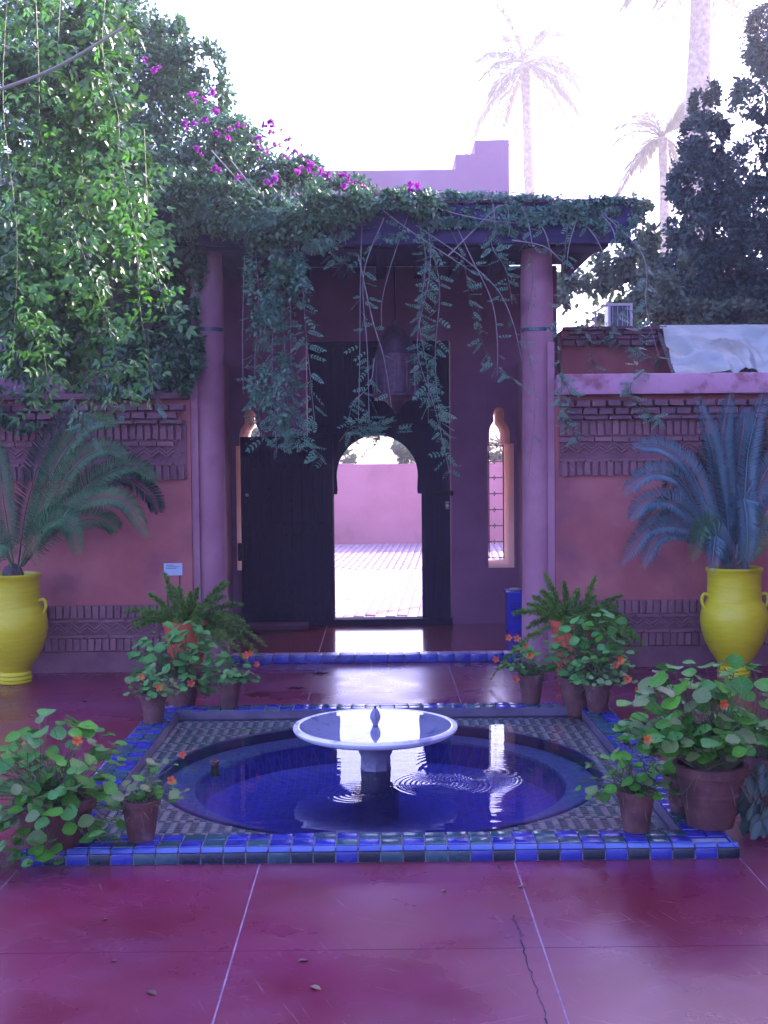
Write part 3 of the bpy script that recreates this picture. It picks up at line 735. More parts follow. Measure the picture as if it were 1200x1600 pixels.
m = MB(); m.lathe([(.02, zz(500)), (.03, zz(508)), (.08, zz(514)), (.14, zz(528)), (.175, zz(545)), (.19, zz(552)), (.20, zz(556)), (.195, zz(560))], (lc.x, 11.35, 0), 24); m.build('dome', M['lantern'], lan, smooth=True)
for k in range(12):
    a = k * math.pi / 6; m = MB(); m.tube([(lc.x + .205 * math.cos(a), 11.35 + .205 * math.sin(a), zz(559)), (lc.x + .205 * math.cos(a), 11.35 + .205 * math.sin(a), zz(617))], .010, n=5); m.build('bar', M['lantern'], lan)
m = MB(); m.lathe([(.198, zz(560)), (.198, zz(615))], (lc.x, 11.35, 0), 24); m.build('body', M['lantern'], lan, smooth=True)
m = MB(); m.lathe([(.215, zz(616)), (.22, zz(619)), (.20, zz(623)), (.10, zz(627)), (.03, zz(640)), (.02, zz(645)), (.005, zz(647))], (lc.x, 11.35, 0), 24); m.build('base', M['lantern'], lan, smooth=True)
m = MB(); m.tube([(lc.x, 11.35, zz(501)), (lc.x, 11.35, 3.56)], .008, n=5); m.build('chain', M['iron'], lan)

# ------------------------------------------------------------------ brick banded side walls
def brick_mesh(name, w, d, h, mat, k):
    m = MB(); m.box(-w / 2, w / 2, -d / 2, d / 2, -h / 2, h / 2)
    o = m.build(name, mat, None, bevel=0.0, origin=(0, 0, 0)); me = o.data; bpy.data.objects.remove(o)
    for v in me.vertices: v.co += Vector((random.uniform(-1, 1) * w * .06, random.uniform(-1, 1) * .002, random.uniform(-1, 1) * h * .05))
    return me
def zrow(py): return Z(1000, py + 2, YW)   # right wall rows, measured around x=900..1000
def variants(w, d, h, mat): return [brick_mesh('brick', w, d, h, mat, k) for k in range(5)]
sold_u = variants(.044, .05, .118, M['brick']); sold_l = variants(.044, .05, .10, M['brick'])
stre = variants(.135, .055, .034, M['brick']); thin = variants(.20, .05, .022, M['brick'])
dent = variants(.105, .12, .045, M['cornice']); flat = variants(.19, .09, .028, M['cornice'])
def side_wall(x0, x1, label, coping):
    cx = (x0 + x1) / 2
    t = thing('garden_wall', label, 'wall', (cx, YW, 0), 'side walls flanking the porch')
    zc0 = zrow(615)
    m = MB(); m.box(x0, x1, YW, YW + .34, 0.0, zc0 - .002); m.build('wall', M['plaster'], t)
    bx0 = max(x0 + .03, -4.0); bx1 = min(x1 - .03, 4.0)
    # recess backing sheets
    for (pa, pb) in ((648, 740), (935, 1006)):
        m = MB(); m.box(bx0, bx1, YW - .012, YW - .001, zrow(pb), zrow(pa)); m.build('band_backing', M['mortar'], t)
    def row(me, z, pitch, w, proud, off=0.0, jz=.002):
        x = bx0 + w / 2 + off
        while x < bx1 - w / 2:
            R = Euler((random.uniform(-.03, .03), random.uniform(-.03, .03), random.uniform(-.05, .05))).to_matrix()
            place('brick', random.choice(me), t, (x, YW - proud + random.uniform(-.005, .005), z + random.uniform(-jz, jz)), R); x += pitch
    row(dent, zrow(628), .128, .105, .06); row(dent, zrow(640), .128, .105, .04, .064)
    row(flat, zrow(650), .20, .19, .035)
    row(sold_u, zrow(666), .063, .044, .012, jz=.004)
    row(stre, zrow(684), .145, .135, .014)
    row(thin, zrow(716), .21, .20, .012)
    row(sold_u, zrow(729), .063, .044, .008, .02, jz=.004)
    row(sold_l, zrow(945), .060, .044, .010); row(thin, zrow(959), .21, .20, .012); row(thin, zrow(983), .21, .20, .012, .07); row(sold_l, zrow(996), .060, .044, .010, .02)
    zg = MB()
    for (pa, pb) in ((691, 708), (964, 978)):
        for lay in range(2):
            zt = zrow(pa) - lay * .03; zb_ = zt - .045
            x = bx0 + .02; up = True
            while x < bx1 - .09:
                a, b = (zb_, zt) if up else (zt, zb_)
                zg.add([(x, YW - .028, a), (x + .062, YW - .028, b), (x + .062, YW - .028, b + .014), (x, YW - .028, a + .014),
                        (x, YW - .010, a), (x + .062, YW - .010, b), (x + .062, YW - .010, b + .014), (x, YW - .010, a + .014)],
                       [(0, 1, 2, 3), (3, 2, 6, 7), (0, 4, 5, 1), (0, 3, 7, 4), (1, 5, 6, 2)])
                x += .062; up = not up
    zg.build('zigzag_relief', M['brick'], t, kind='stuff')
    if coping == 'beam':
        m = MB(); m.box(x0 - .0, x1, YW - .13, YW + .40, zc0, zrow(583)); m.build('coping', M['coping'], t, bevel=.015, smooth=True)
    else:
        m = MB(); m.box(x0, x1 + .0, YW - .09, YW + .38, zc0, zc0 + .05); m.build('coping', M['cornice'], t, bevel=.012, smooth=True)
    m = MB(); m.box(x0, x1, YW - .03, YW - .001, .0, zrow(1007)); m.build('plinth', M['mortar'], t, bevel=.004)
    return t
XLW = X(299, 780, YW); XRW = X(868, 780, YW)
side_wall(-5.6, XLW, 'left pink garden wall with brick zigzag bands behind the green cycad', 'cap')
side_wall(XRW, 5.6, 'right pink garden wall with a mauve coping above brick zigzag bands', 'beam')
for (xa, xb) in ((XLW + .002, XLW + .06), (XRW - .06, XRW - .002)):
    m = MB(); m.box(xa, xb, YW + .02, YR - .002, 0, 2.7); 
    tag(m.build('porch_side_wall', M['column'], None, origin=((xa + xb) / 2, YW, 0)), 'low mauve return wall joining the %s column to the gate wall' % ('left' if xa < 0 else 'right'), 'wall')

# upper wall behind right garden wall
up = thing('upper_wall', 'short raised pink wall with dark brick cornice right of the porch', 'wall', (2.3, 12.0, 0))
xu0, xu1 = XE + .003, X(1036, 550, 12.0)
zt = Z(950, 511, 12.0)
m = MB(); m.box(xu0, xu1 + .9, 12.0, 13.2, 0, zt - .03); m.build('wall', M['plaster'], up)
uf = variants(.16, .10, .030, M['cornice']); ud = variants(.10, .12, .05, M['cornice'])
for ri, (py, me, pitch, w_, pr, of) in enumerate(((514, uf, .17, .16, .10, 0), (521, uf, .17, .16, .07, .08), (528, uf, .17, .16, .05, 0), (537, ud, .135, .10, .05, 0))):
    x = xu0 + w_ / 2 + of
    while x < xu1 + .02:
        place('brick', random.choice(me), up, (x, 12.0 - pr * .5, Z(950, py, 12.0)), jitter_rot(.03)); x += pitch
# plastic sheet over a lean-to
sh_t = thing('plastic_sheet', 'crumpled translucent white plastic sheet sloping down to the right wall coping', 'tarpaulin', (3.4, 11.2, 2.45))
nx, ny = 70, 26; vs = []
A0, A1 = at(1030, 508, 11.96), at(1340, 506, 11.96); B0, B1 = at(1056, 586, 10.42), at(1340, 580, 10.42)
for j in range(ny + 1):
    for i in range(nx + 1):
        u, v = i / nx, j / ny
        p = A0.lerp(A1, u).lerp(B0.lerp(B1, u), v)
        s1 = u * 2.6 + v * .9
        h = .0
        s1 = u * 3.4 - v * 1.25 + .25 * math.sin(u * 9 + v * 3)
        for (fq, ph, am) in ((2.1, .3, .07), (3.7, 1.7, .045), (7.3, .6, .02), (13, 2.2, .008)):
            h += am * (1 - abs(math.sin(s1 * fq + ph + .5 * math.sin(v * 5 + u * 11 + fq)))) ** 2.5
        h += .02 * math.sin(u * 23 + v * 9) * math.sin(v * 7 + u * 5)
        h *= min(1, v * 5) 
        vs.append((p.x, p.y, p.z + h - .02 * math.sin(v * 3.14)))
fs = [(j * (nx + 1) + i, j * (nx + 1) + i + 1, (j + 1) * (nx + 1) + i + 1, (j + 1) * (nx + 1) + i) for j in range(ny) for i in range(nx)]
MB().add(vs, fs).build('sheet', M['sheet'], sh_t, smooth='all')
m = MB()
m.tube([A0 + Vector((-.02, .02, -.03)), A1 + Vector((0, .02, -.03))], .02, n=6); m.build('batten', M['whitepaint'], sh_t)
m = MB()
for k in range(6):
    a = A0.lerp(A1, k / 5); b = B0.lerp(B1, k / 5); m.tube([a - Vector((0, 0, .07)), b - Vector((0, 0, .03))], .025, n=4)
m.build('lean_to_frame', M['bark'], sh_t, kind='stuff')
m = MB(); e = Vector((0, 0, -.09)); e2 = Vector((0, 0, -.11)); i_ = Vector((.10, 0, 0))
m.add([A0 + i_ + e, A1 + e, B1 + e, B0 + i_ + e, A0 + i_ + e2, A1 + e2, B1 + e2, B0 + i_ + e2], [(0, 1, 2, 3), (4, 7, 6, 5), (0, 4, 5, 1), (1, 5, 6, 2), (2, 6, 7, 3), (3, 7, 4, 0)])
m.build('lean_to_board', M['shelfboard'], sh_t)
ac_ = at(962, 508, 12.9)
act = thing('roof_vent_box', 'small white framed metal box standing on the wall top beside the porch', 'air conditioner', (ac_.x, 12.9, zt - .03))
x0, x1, z0, z1 = X(950, 500, 12.9), X(988, 500, 12.9), zt - .03, Z(965, 474, 12.9)
m = MB(); m.box(x0 + .02, x1 - .02, 12.92, 13.2, z0 + .01, z1 - .01); m.build('casing', M['band'], act)
for (a, b, c, d) in ((x0, x0 + .025, z0, z1), (x1 - .025, x1, z0, z1), (x0 + .026, x1 - .026, z1 - .025, z1), (x0 + .026, x1 - .026, z0, z0 + .025)):
    m = MB(); m.box(a, b, 12.885, 12.918, c, d); m.build('frame', M['whitepaint'], act)
for k in range(4):
    m = MB(); xq = x0 + .05 + (x1 - x0 - .1) * k / 3; m.tube([(xq, 12.90, z0 + .025), (xq, 12.90, z1 - .025)], .004, n=4); m.build('grille_bar', M['whitepaint'], act)
xl = X(937, 500, 12.9)
m = MB(); m.tube([(xl, 13.15, z0), (xl, 13.15, z1 - .06), (x0, 12.9, z1)], .014, n=5); m.build('bracket', M['whitepaint'], act)

# ------------------------------------------------------------------ outside the gate
out = MB(); out.box(-9, 9, YR + T_ + .003, 25.3, -.45, -.006)
outp = out.build('outer_pavement', M['paver_bed'], origin=(0, 14, 0), kind='structure')
ang = math.radians(-3.6); ca, sa = math.cos(ang), math.sin(ang)
bw, bl = .118, .30; cells = []
for i in range(-80, 80):
    for j in range(-3, 44):
        u = i * bw; v = j * bl + (bl * .37 * (i % 3))
        x = u * ca - v * sa; y = 13.5 + u * sa + v * ca
        if -8.8 < x < 8.8 and 13.45 < y < 25.2: cells.append((x, y))
def vis(c):
    x, y = c; s = (x / y)
    return -.045 < s < .045 or .085 < s < .105
vc = sorted([c for c in cells if vis(c)], key=lambda c: c[1])[:290]; vset = set(vc)
pv = tile_mesh('paving_brick', bw - .010, bl - .010, .03, M['paver'], .003)
Rz = Matrix.Rotation(ang, 3, 'Z')
for (x, y) in vc: place('paving_brick', pv, outp, (x, y, -.011 + random.uniform(-.002, .002)), Rz @ jitter_rot(.004))
rest = np.array([(x, y, .004 + random.uniform(-.002, .002)) for (x, y) in cells if (x, y) not in vset])
T2 = T.copy(); T2[:, 0] *= (bw - .010); T2[:, 1] *= (bl - .010); T2[:, 2] *= .05
V_, F_ = scatter(T2, TF, rest, np.tile([-sa, ca, 0.], (len(rest), 1)), np.tile([0., 0, 1], (len(rest), 1)), np.ones(len(rest)))
o = cloud('paving_bricks_far', [(V_, F_)], M['paver'], outp); o.name = 'paving_brick_field'
m = MB(); m.box(-11, 11, 25.0, 25.4, -.5, 1.60)
ow = m.build('boundary_wall', M['outer'], None, origin=(0, 25, 0), bevel=.02, smooth=True)
tag(ow, 'long pale pink wall across the paved yard seen through the arch', 'wall')
# uneven crest pieces
m = MB()
x = -10.9
while x < 10.8:
    w_ = random.uniform(.25, .7); m.box(x, x + w_, 25.02, 25.38, 1.598, 1.63 + random.uniform(0, .07)); x += w_
cr = m.build('crest', M['outer'], ow, origin=(0, 25, 0), kind='stuff')

# ------------------------------------------------------------------ leaf templates
LT = np.array([(0, 0, 0), (-.24, .28, .07), (-.25, .60, .05), (0, 1, -.06), (.25, .60, .05), (.24, .28, .07)], float)
LF = np.array([(0, 3, 2, 1), (0, 5, 4, 3)])
def pinnate(npair=4, lw=.8):
    V = []; Fc = []
    def leaflet(p, ang_, L_, w):
        b = len(V); c, s = math.cos(ang_), math.sin(ang_)
        for (x, y, z) in ((0, 0, 0), (-w, .35, .03), (-w * .8, .68, .02), (0, 1, -.12), (w * .8, .68, .02), (w, .35, .03)):
            x *= L_; y *= L_; V.append((p[0] + x * c + y * s, p[1] - x * s + y * c, p[2] + z * L_))
        Fc.extend([(b, b + 3, b + 2, b + 1), (b, b + 5, b + 4, b + 3)])
    b = len(V); V.extend([(-.006, 0, 0), (.006, 0, 0), (.004, .8, -.10), (-.004, .8, -.10)]); Fc.append((b, b + 1, b + 2, b + 3))
    for i in range(npair):
        y = .16 + .66 * i / (npair - 1) if npair > 1 else .4
        L_ = (.25 - .02 * abs(i - 1.5)) * lw
        for sgn in (-1, 1): leaflet((0, y, -.02 - .1 * (y / .8) ** 2), sgn * random.uniform(.85, 1.1), L_ * random.uniform(.85, 1.1), .23)
    leaflet((0, .80, -.10), 0, .28 * lw, .22)
    return np.array(V), np.array(Fc)
PT, PF = pinnate(4, 1.0)
pin_small = [mesh_np('leaf', *pinnate(k, 1.0), M['leaf_vine']) for k in (4, 5, 5, 6)]
pin_bright = [mesh_np('leaf', *pinnate(k, 1.45), M['leaf_bright']) for k in (3, 2)]

def blob_pts(n, c, r, shell=.35, clump=True):
    """points in an ellipsoid volume, denser near its surface, gathered into clumps"""
    d = norm(rng.normal(size=(n, 3))); rad = 1 - shell * rng.random(n) ** 1.3
    if clump:
        k = max(6, n // 130); cd = norm(rng.normal(size=(k, 3))); idx = rng.integers(0, k, n)
        d = norm(cd[idx] + rng.normal(0, .22, (n, 3))); rad = (1 - shell * rng.random(k) ** 1.2)[idx] + rng.normal(0, .07, n)
    return np.array(c)[None] + d * rad[:, None] * np.array(r)[None], d
def foliage(name, parent, blobs, mat, size, T=LT, TFc=LF, droop=.3, kind='stuff'):
    parts = []
    for (n, c, r) in blobs:
        P, d = blob_pts(int(n), c, r)
        k = len(P)
        D = norm(d * .5 + rng.normal(0, .6, (k, 3)) + np.array([0, 0, -droop]))
        Nn = norm(d * .5 + np.array([0, -.35, .55]) + rng.normal(0, .45, (k, 3)))
        parts.append(scatter(T, TFc, P, D, Nn, rng.uniform(.7, 1.25, k) * size))
    return cloud(name, parts, mat, parent, kind)
def B(px, py, Y, rpx, rpy, ry, n):
    c = at(px, py, Y); s = Y / F_PX
    return (n, (c.x, c.y, c.z), (rpx * s, ry, rpy * s))
def limb(parent, name, pts, r0, r1, mat=None, n=7):
    m = MB(); m.tube(smooth_pts(pts, 5), r0, r1, n); return m.build(name, mat or M['bark'], parent, smooth=True)

# ------------------------------------------------------------------ bougainvillea mass (left, over the porch)
c0 = at(120, 800, 11.2)
bo = thing('bougainvillea', 'huge dark leafy bougainvillea with magenta flowers over the left wall and porch roof', 'climber', (c0.x, 11.0, ZG))
limb(bo, 'trunk', [(c0.x, 11.2, ZG), (c0.x + .1, 11.2, 1.6), (c0.x - .1, 11.1, 3.2), (c0.x + .1, 11, 5)], .11, .05)
limb(bo, 'limb', [(c0.x, 11.2, 1.5), (c0.x + .7, 11.1, 2.8), (c0.x + 1.2, 10.8, 3.7), (c0.x + 2.2, 10.6, 3.95)], .06, .02)
limb(bo, 'limb', [(c0.x, 11.2, 1.9), (c0.x - .6, 11.1, 3.0), (c0.x - .9, 10.8, 4.2)], .05, .02)
blobs = [B(20, 20, 10.8, 150, 140, .8, 5200), B(140, 60, 10.9, 120, 120, .7, 5200), B(215, 120, 11, 80, 95, .6, 3200), B(265, 200, 11, 85, 90, .6, 3600), B(330, 240, 10.9, 75, 60, .6, 2600),
         B(395, 255, 10.8, 70, 48, .5, 2400), B(455, 285, 10.7, 60, 34, .5, 1900), B(520, 300, 10.6, 55, 24, .45, 1400), B(585, 308, 10.5, 50, 20, .4, 1000),
         B(70, 210, 10.7, 140, 120, .7, 4200), B(160, 300, 10.6, 120, 110, .6, 4200), B(270, 320, 10.4, 90, 80, .5, 3400), B(350, 320, 10.2, 60, 45, .35, 1700), B(60, 380, 10.6, 120, 110, .6, 3000),
         B(420, 325, 10.0, 60, 28, .2, 1100), B(210, 420, 10.5, 95, 80, .5, 2600), B(278, 430, 10.1, 34, 75, .25, 1300), B(110, 500, 10.6, 120, 75, .5, 2400), B(240, 530, 10.4, 70, 55, .35, 1700),
         B(30, 540, 10.5, 70, 60, .4, 1300), B(285, 545, 10.0, 28, 60, .16, 800), B(250, 600, 9.95, 55, 28, .15, 500), B(120, 610, 9.95, 100, 24, .15, 500), B(20, 640, 9.9, 60, 35, .15, 500)]
blobs += [B(300, 130, 10.9, 60, 60, .4, 1500), B(255, 60, 10.9, 45, 50, .4, 900), B(230, 330, 9.75, 120, 60, .25, 2600), B(335, 325, 9.72, 60, 45, .2, 1500), B(308, 430, 9.95, 16, 80, .12, 420),
          B(400, 345, 9.7, 70, 45, .15, 1700), B(470, 335, 9.7, 60, 38, .14, 1300), B(535, 330, 9.7, 55, 34, .12, 950), B(600, 325, 9.72, 45, 26, .10, 600), B(660, 318, 9.75, 40, 20, .10, 350), B(425, 400, 9.72, 45, 50, .12, 650),
          B(180, 340, 9.8, 130, 80, .3, 2400), B(288, 500, 9.9, 24, 70, .15, 550), B(200, 560, 9.95, 90, 50, .2, 1100)]
foliage('crown', bo, [(int(n * 1.25), c, rr) for (n, c, rr) in blobs], M['leaf_boug'], .052)
fine = [B(415, 440, 9.72, 32, 100, .12, 900), B(455, 480, 9.70, 30, 110, .1, 650), B(400, 560, 9.74, 20, 80, .1, 350), B(440, 600, 9.74, 40, 60, .1, 350), B(500, 350, 9.68, 70, 40, .1, 600), B(590, 345, 9.68, 60, 30, .1, 350), B(380, 330, 9.66, 90, 50, .15, 1300)]
foliage('drapery', bo, fine, M['leaf_vine'], .042)
# flower clusters: each a part
BR = np.array([(0, 0, 0), (-.5, .5, .15), (0, 1.1, -.05), (.5, .5, .15)]); BRF = np.array([(0, 3, 2, 1)])
def bract_mesh():
    k = 14; P = rng.normal(0, .012, (k, 3)); d = norm(rng.normal(size=(k, 3))); P *= .2
    V_, F_ = scatter(BR, BRF, P, d + rng.normal(0, .4, (k, 3)), rng.normal(size=(k, 3)), rng.uniform(.018, .03, k))
    return mesh_np('flower', V_, F_, M['bract'])
brm = [bract_mesh() for _ in range(4)]
for (px, py) in [(245, 108), (217, 95), (303, 150), (299, 192), (292, 198), (357, 205), (345, 172), (418, 195), (432, 205), (447, 218), (438, 228), (452, 238), (415, 233), (410, 240), (380, 275), (415, 283), (425, 280), (470, 248), (485, 255), (500, 268), (515, 276), (530, 290), (548, 283), (560, 290), (575, 323), (535, 272), (640, 296), (650, 300), (655, 292), (665, 303), (165, 277), (200, 285), (204, 437), (232, 444), (251, 409), (262, 455), (330, 150), (322, 185), (395, 215), (375, 200), (200, 230), (342, 215), (600, 300), (340, 265), (310, 235), (460, 232), (425, 190), (478, 262)]:
    Y = 10.1 if py > 260 else 10.35
    if py > 400: Y = 9.85
    if px < 340 and py < 240: Y = 10.3
    for q_ in range(3):
        place('flower_cluster', random.choice(brm), bo, at(px + random.gauss(0, 6), py + random.gauss(0, 4), Y - .2), Euler((random.random() * 6, random.random() * 6, 0)).to_matrix(), random.uniform(.5, 1.25))
# light green leaf mass nearer, on the left
c0 = at(-330, 900, 8.0)
cl = thing('climbing_shrub', 'bright green leafy climber hanging over the upper left corner', 'climber', (c0.x, 8.2, 0))
limb(cl, 'trunk', [(c0.x, 8.2, 0), (c0.x + .1, 8.2, 2), (c0.x, 8.0, 3.8), (c0.x + .5, 7.9, 4.9)], .09, .05)
limb(cl, 'limb', [(c0.x + .4, 7.9, 4.7), at(-40, -50, 8.0), at(120, -60, 7.9), at(260, -40, 7.9)], .04, .02)
limb(cl, 'limb', [(c0.x, 8.1, 3.4), at(-120, 150, 8.0), at(-10, 135, 7.2)], .04, .018)
foliage('crown', cl, [B(30, 60, 8.6, 110, 110, .5, 1500), B(150, 90, 8.8, 90, 90, .4, 1100), B(60, 220, 8.4, 110, 110, .5, 1500), B(170, 250, 8.6, 80, 90, .4, 800), B(60, 380, 8.2, 100, 100, .4, 1000),
                      B(20, 480, 8.0, 70, 90, .4, 800), B(110, 520, 8.2, 80, 60, .35, 600), B(190, 400, 8.5, 60, 90, .3, 350), B(130, 150, 8.4, 90, 60, .4, 900), B(100, 300, 8.0, 120, 160, .5, 2600), B(60, 450, 7.9, 100, 110, .5, 1800), B(150, 560, 8.6, 60, 50, .3, 500), B(60, 60, 8.1, 140, 90, .4, 1500)], M['leaf_mid'], .070)
m = MB(); m.tube(smooth_pts([at(-60, 160, 6.9), at(60, 118, 6.95), at(130, 82, 7.0), at(195, 41, 7.05)]), .011, .008, 6)
tag(m.build('cane', M['cane'], None, smooth=True, origin=at(60, 118, 6.95)), 'bare pale cane slanting across the upper left leaves', 'branch')

# ------------------------------------------------------------------ hanging vines
def vine(label, ctrl, Y, nleaf, size, meshes, smat, r=.004, spread=1.0, t0=0.0, group='vines hanging from the porch roof', cat='vine', down=1.15):
    pts = smooth_pts([at(px, py, Y + dy) for (px, py, *rest) in ctrl for dy in [rest[0] if rest else 0]], 8)
    t = thing('hanging_vine', label, cat, pts[0], group)
    m = MB(); m.tube(pts, r, r * .45, 5); m.build('stem', smat, t, smooth=True)
    if meshes is pin_small: nleaf = int(nleaf * 2.0); size *= .76
    for i in range(nleaf):
        k = t0 + (1 - t0) * (i + random.random()) / nleaf
        f = k * (len(pts) - 1); a = int(min(f, len(pts) - 2)); p = pts[a].lerp(pts[a + 1], f - a)
        an = random.uniform(0, 2 * math.pi) if i % 2 else random.choice((0.1, 3.0)) + random.uniform(-.6, .6)
        d = Vector((math.cos(an) * spread, math.sin(an) * spread * .8 - .1, random.uniform(-down, .25)))
        nrm = Vector((random.uniform(-.4, .4), random.uniform(-.9, -.1), random.uniform(.2, 1)))
        place('leaf', random.choice(meshes), t, p, basis(d, nrm), size * random.uniform(.7, 1.25))
    return t
VY = 9.86
S_ = M['stem']; G_ = M['greenstem']
V = vine
V('bare straight vine stem hanging just right of the left column', [(382, 400), (379, 520), (380, 616)], VY, 0, .15, pin_small, S_, .005)
V('leafy vine nearest the left column, leftmost of the dense curtain', [(392, 330), (404, 460), (398, 580), (410, 690)], VY, 26, .17, pin_small, S_)
V('leafy vine in the dense curtain ending beside the lit left slit window', [(410, 300), (430, 430), (425, 560), (432, 705)], VY - .1, 30, .17, pin_small, S_)
V('leafy vine in the middle of the dense curtain left of the gate arch', [(425, 320), (450, 430), (455, 560), (460, 672)], VY - .02, 28, .17, pin_small, S_)
V('long vine of the dense curtain with fern-like leaves over the open door leaf', [(440, 300), (468, 400), (478, 520), (492, 662)], VY - .15, 32, .17, pin_small, S_)
V('leafy vine falling through the upper curtain to door-leaf height', [(380, 310), (418, 380), (440, 480), (450, 640)], VY + .02, 26, .16, pin_small, S_)
V('vine sprawling sideways over the top of the open door leaf', [(430, 600), (445, 665), (478, 690), (505, 715)], VY - .05, 14, .17, pin_small, G_, t0=.2)
V('thin trailing shoot at the lower edge of the dense curtain', [(400, 560), (425, 640), (450, 672), (465, 700)], VY, 10, .15, pin_small, G_, t0=.2)
V('leafy vine high on the roof edge above the left part of the gate', [(470, 300), (500, 350), (520, 400), (548, 415)], VY, 16, .15, pin_small, S_)
V('pale bare stem hanging straight left of the lantern', [(566, 330), (563, 450), (562, 560), (560, 660)], VY, 5, .15, pin_small, S_, .005)
V('long vine with a few leaves ending in the tuft over the arch', [(600, 340), (568, 430), (574, 550), (577, 660)], VY - .05, 9, .17, pin_small, S_, .005)
V('bare pale stem crossing in front of the lantern', [(560, 400), (582, 500), (600, 560), (612, 637)], VY - .08, 2, .14, pin_small, S_, .005)
V('bare forked stem from the roof edge to the lantern top', [(640, 330), (612, 410), (597, 470), (596, 515)], VY, 0, .14, pin_small, S_, .004)
V('shoot bending left into the leafy tuft above the arch', [(585, 560), (578, 600), (552, 630), (545, 655)], VY, 6, .15, pin_small, S_)
V('leafy vine just right of the lantern reaching the gate top rail', [(640, 300), (665, 400), (655, 500), (668, 580), (669, 662)], VY, 22, .17, pin_small, S_)
V('long leafy vine right of the lantern ending beside the gate edge', [(665, 310), (672, 420), (652, 540), (680, 640), (703, 740)], VY - .05, 28, .17, pin_small, S_)
V('leafy vine between the lantern and the bare wall panel', [(655, 330), (686, 440), (680, 560), (690, 690)], VY + .03, 20, .16, pin_small, S_)
V('curving bare stem over the mauve wall left of the right column', [(700, 325), (735, 400), (768, 470), (777, 530), (777, 588)], VY, 3, .14, pin_small, S_, .005)
V('long diagonal stem crossing to the right column', [(650, 352), (720, 400), (775, 450), (800, 500), (815, 560)], VY - .03, 4, .14, pin_small, S_, .005)
V('leafy vine dangling left of the right column top', [(780, 320), (768, 380), (790, 420), (800, 470)], VY, 16, .16, pin_small, S_)
V('sparse vine with fern-like leaves in the middle of the mauve wall panel', [(690, 330), (722, 400), (735, 470), (765, 560), (812, 598)], VY, 18, .14, pin_small, G_, t0=.35)
V('vine trailing down over the right column shaft', [(800, 330), (832, 420), (822, 520), (836, 620), (826, 745)], VY + .0, 9, .12, pin_small, G_, .003)
V('leafy vine beside the right column above the wall coping', [(890, 330), (880, 420), (872, 520), (878, 600), (872, 650)], VY - .1, 16, .13, pin_small, G_)
V('thin vine crossing the raised pink wall to the mauve coping', [(990, 340), (1012, 450), (1000, 520), (990, 585)], VY - .05, 10, .13, pin_small, G_)
V('pale stem pair hanging in front of the small white box', [(940, 330), (1005, 400), (1010, 480), (1030, 560)], VY - .1, 8, .12, pin_small, S_)
V('leafy vine spilling over the mauve coping near the right column', [(870, 580), (890, 615), (882, 650), (905, 690)], 9.86, 16, .14, pin_small, G_)
V('leafy vine lying over the middle of the mauve coping', [(1010, 575), (985, 605), (1005, 640), (1030, 655)], 9.86, 18, .13, pin_small, G_)
V('thin leafy vine over the brick cornice end of the raised wall', [(975, 480), (955, 520), (990, 545), (1035, 560)], 11.85, 16, .15, pin_small, G_)
V('wispy vine on the upper cornice nearest the column', [(905, 500), (920, 530), (925, 560), (930, 580)], 11.85, 8, .13, pin_small, G_)
# arching stems over the fascia
arcs = [([(640, 300), (700, 330), (770, 345), (830, 350)], 'nearly level bare stem across the left end of the right fascia'), ([(830, 340), (850, 360), (862, 400)], 'short bent stem above the right column'),
        ([(905, 330), (890, 380), (885, 420)], 'pale thick stem loop on the right fascia'), ([(905, 340), (930, 370), (945, 400)], 'short right-leaning stem on the right fascia'),
        ([(700, 400), (740, 360), (775, 325), (790, 320)], 'stem rising to the right across the fascia centre'), ([(815, 322), (826, 350), (832, 385)], 'stem curving over the right column top'),
        ([(770, 318), (774, 350), (772, 372)], 'short pale twig hanging from the roof edge'), ([(792, 320), (797, 345), (795, 370)], 'second short pale twig hanging from the roof edge'),
        ([(940, 335), (958, 360), (965, 400)], 'arching stem at the far right roof corner'), ([(600, 330), (640, 360), (700, 400), (745, 430)], 'long low arching stem in front of the porch ceiling'),
        ([(800, 375), (850, 385), (880, 410)], 'stem stretched from the fascia to behind the right column'), ([(360, 250), (400, 300), (430, 340), (470, 400)], 'pale cane slanting down through the upper curtain'),
        ([(330, 235), (380, 290), (420, 330)], 'pale cane in the leaves above the left column')]
for c_, lb in arcs: V(lb, c_, VY - random.uniform(.02, .1), 3, .12, pin_small, S_, .006, group='bare stems over the porch fascia')
# tuft above arch
t = thing('leafy_tuft', 'leafy tuft of vine ends resting over the gate arch', 'vine', at(572, 640, VY - .05))
k = 0
for i in range(60):
    p = at(random.gauss(572, 20), random.gauss(668, 8) + abs(random.gauss(0, 3)), VY + random.uniform(-.15, .1))
    place('leaf', random.choice(pin_small), t, p, basis((random.uniform(-1, 1), random.uniform(-.8, .2), random.uniform(-.5, .3)), (0, -.5, 1)), .12 * random.uniform(.8, 1.2))
m = MB(); m.tube(smooth_pts([at(530, 690, VY), at(550, 668, VY), at(590, 662, VY), at(612, 668, VY)]), .004, n=4); m.tube(smooth_pts([at(572, 640, VY - .05), at(575, 655, VY), at(570, 668, VY)]), .004, n=4)
m.build('stem', G_, t)
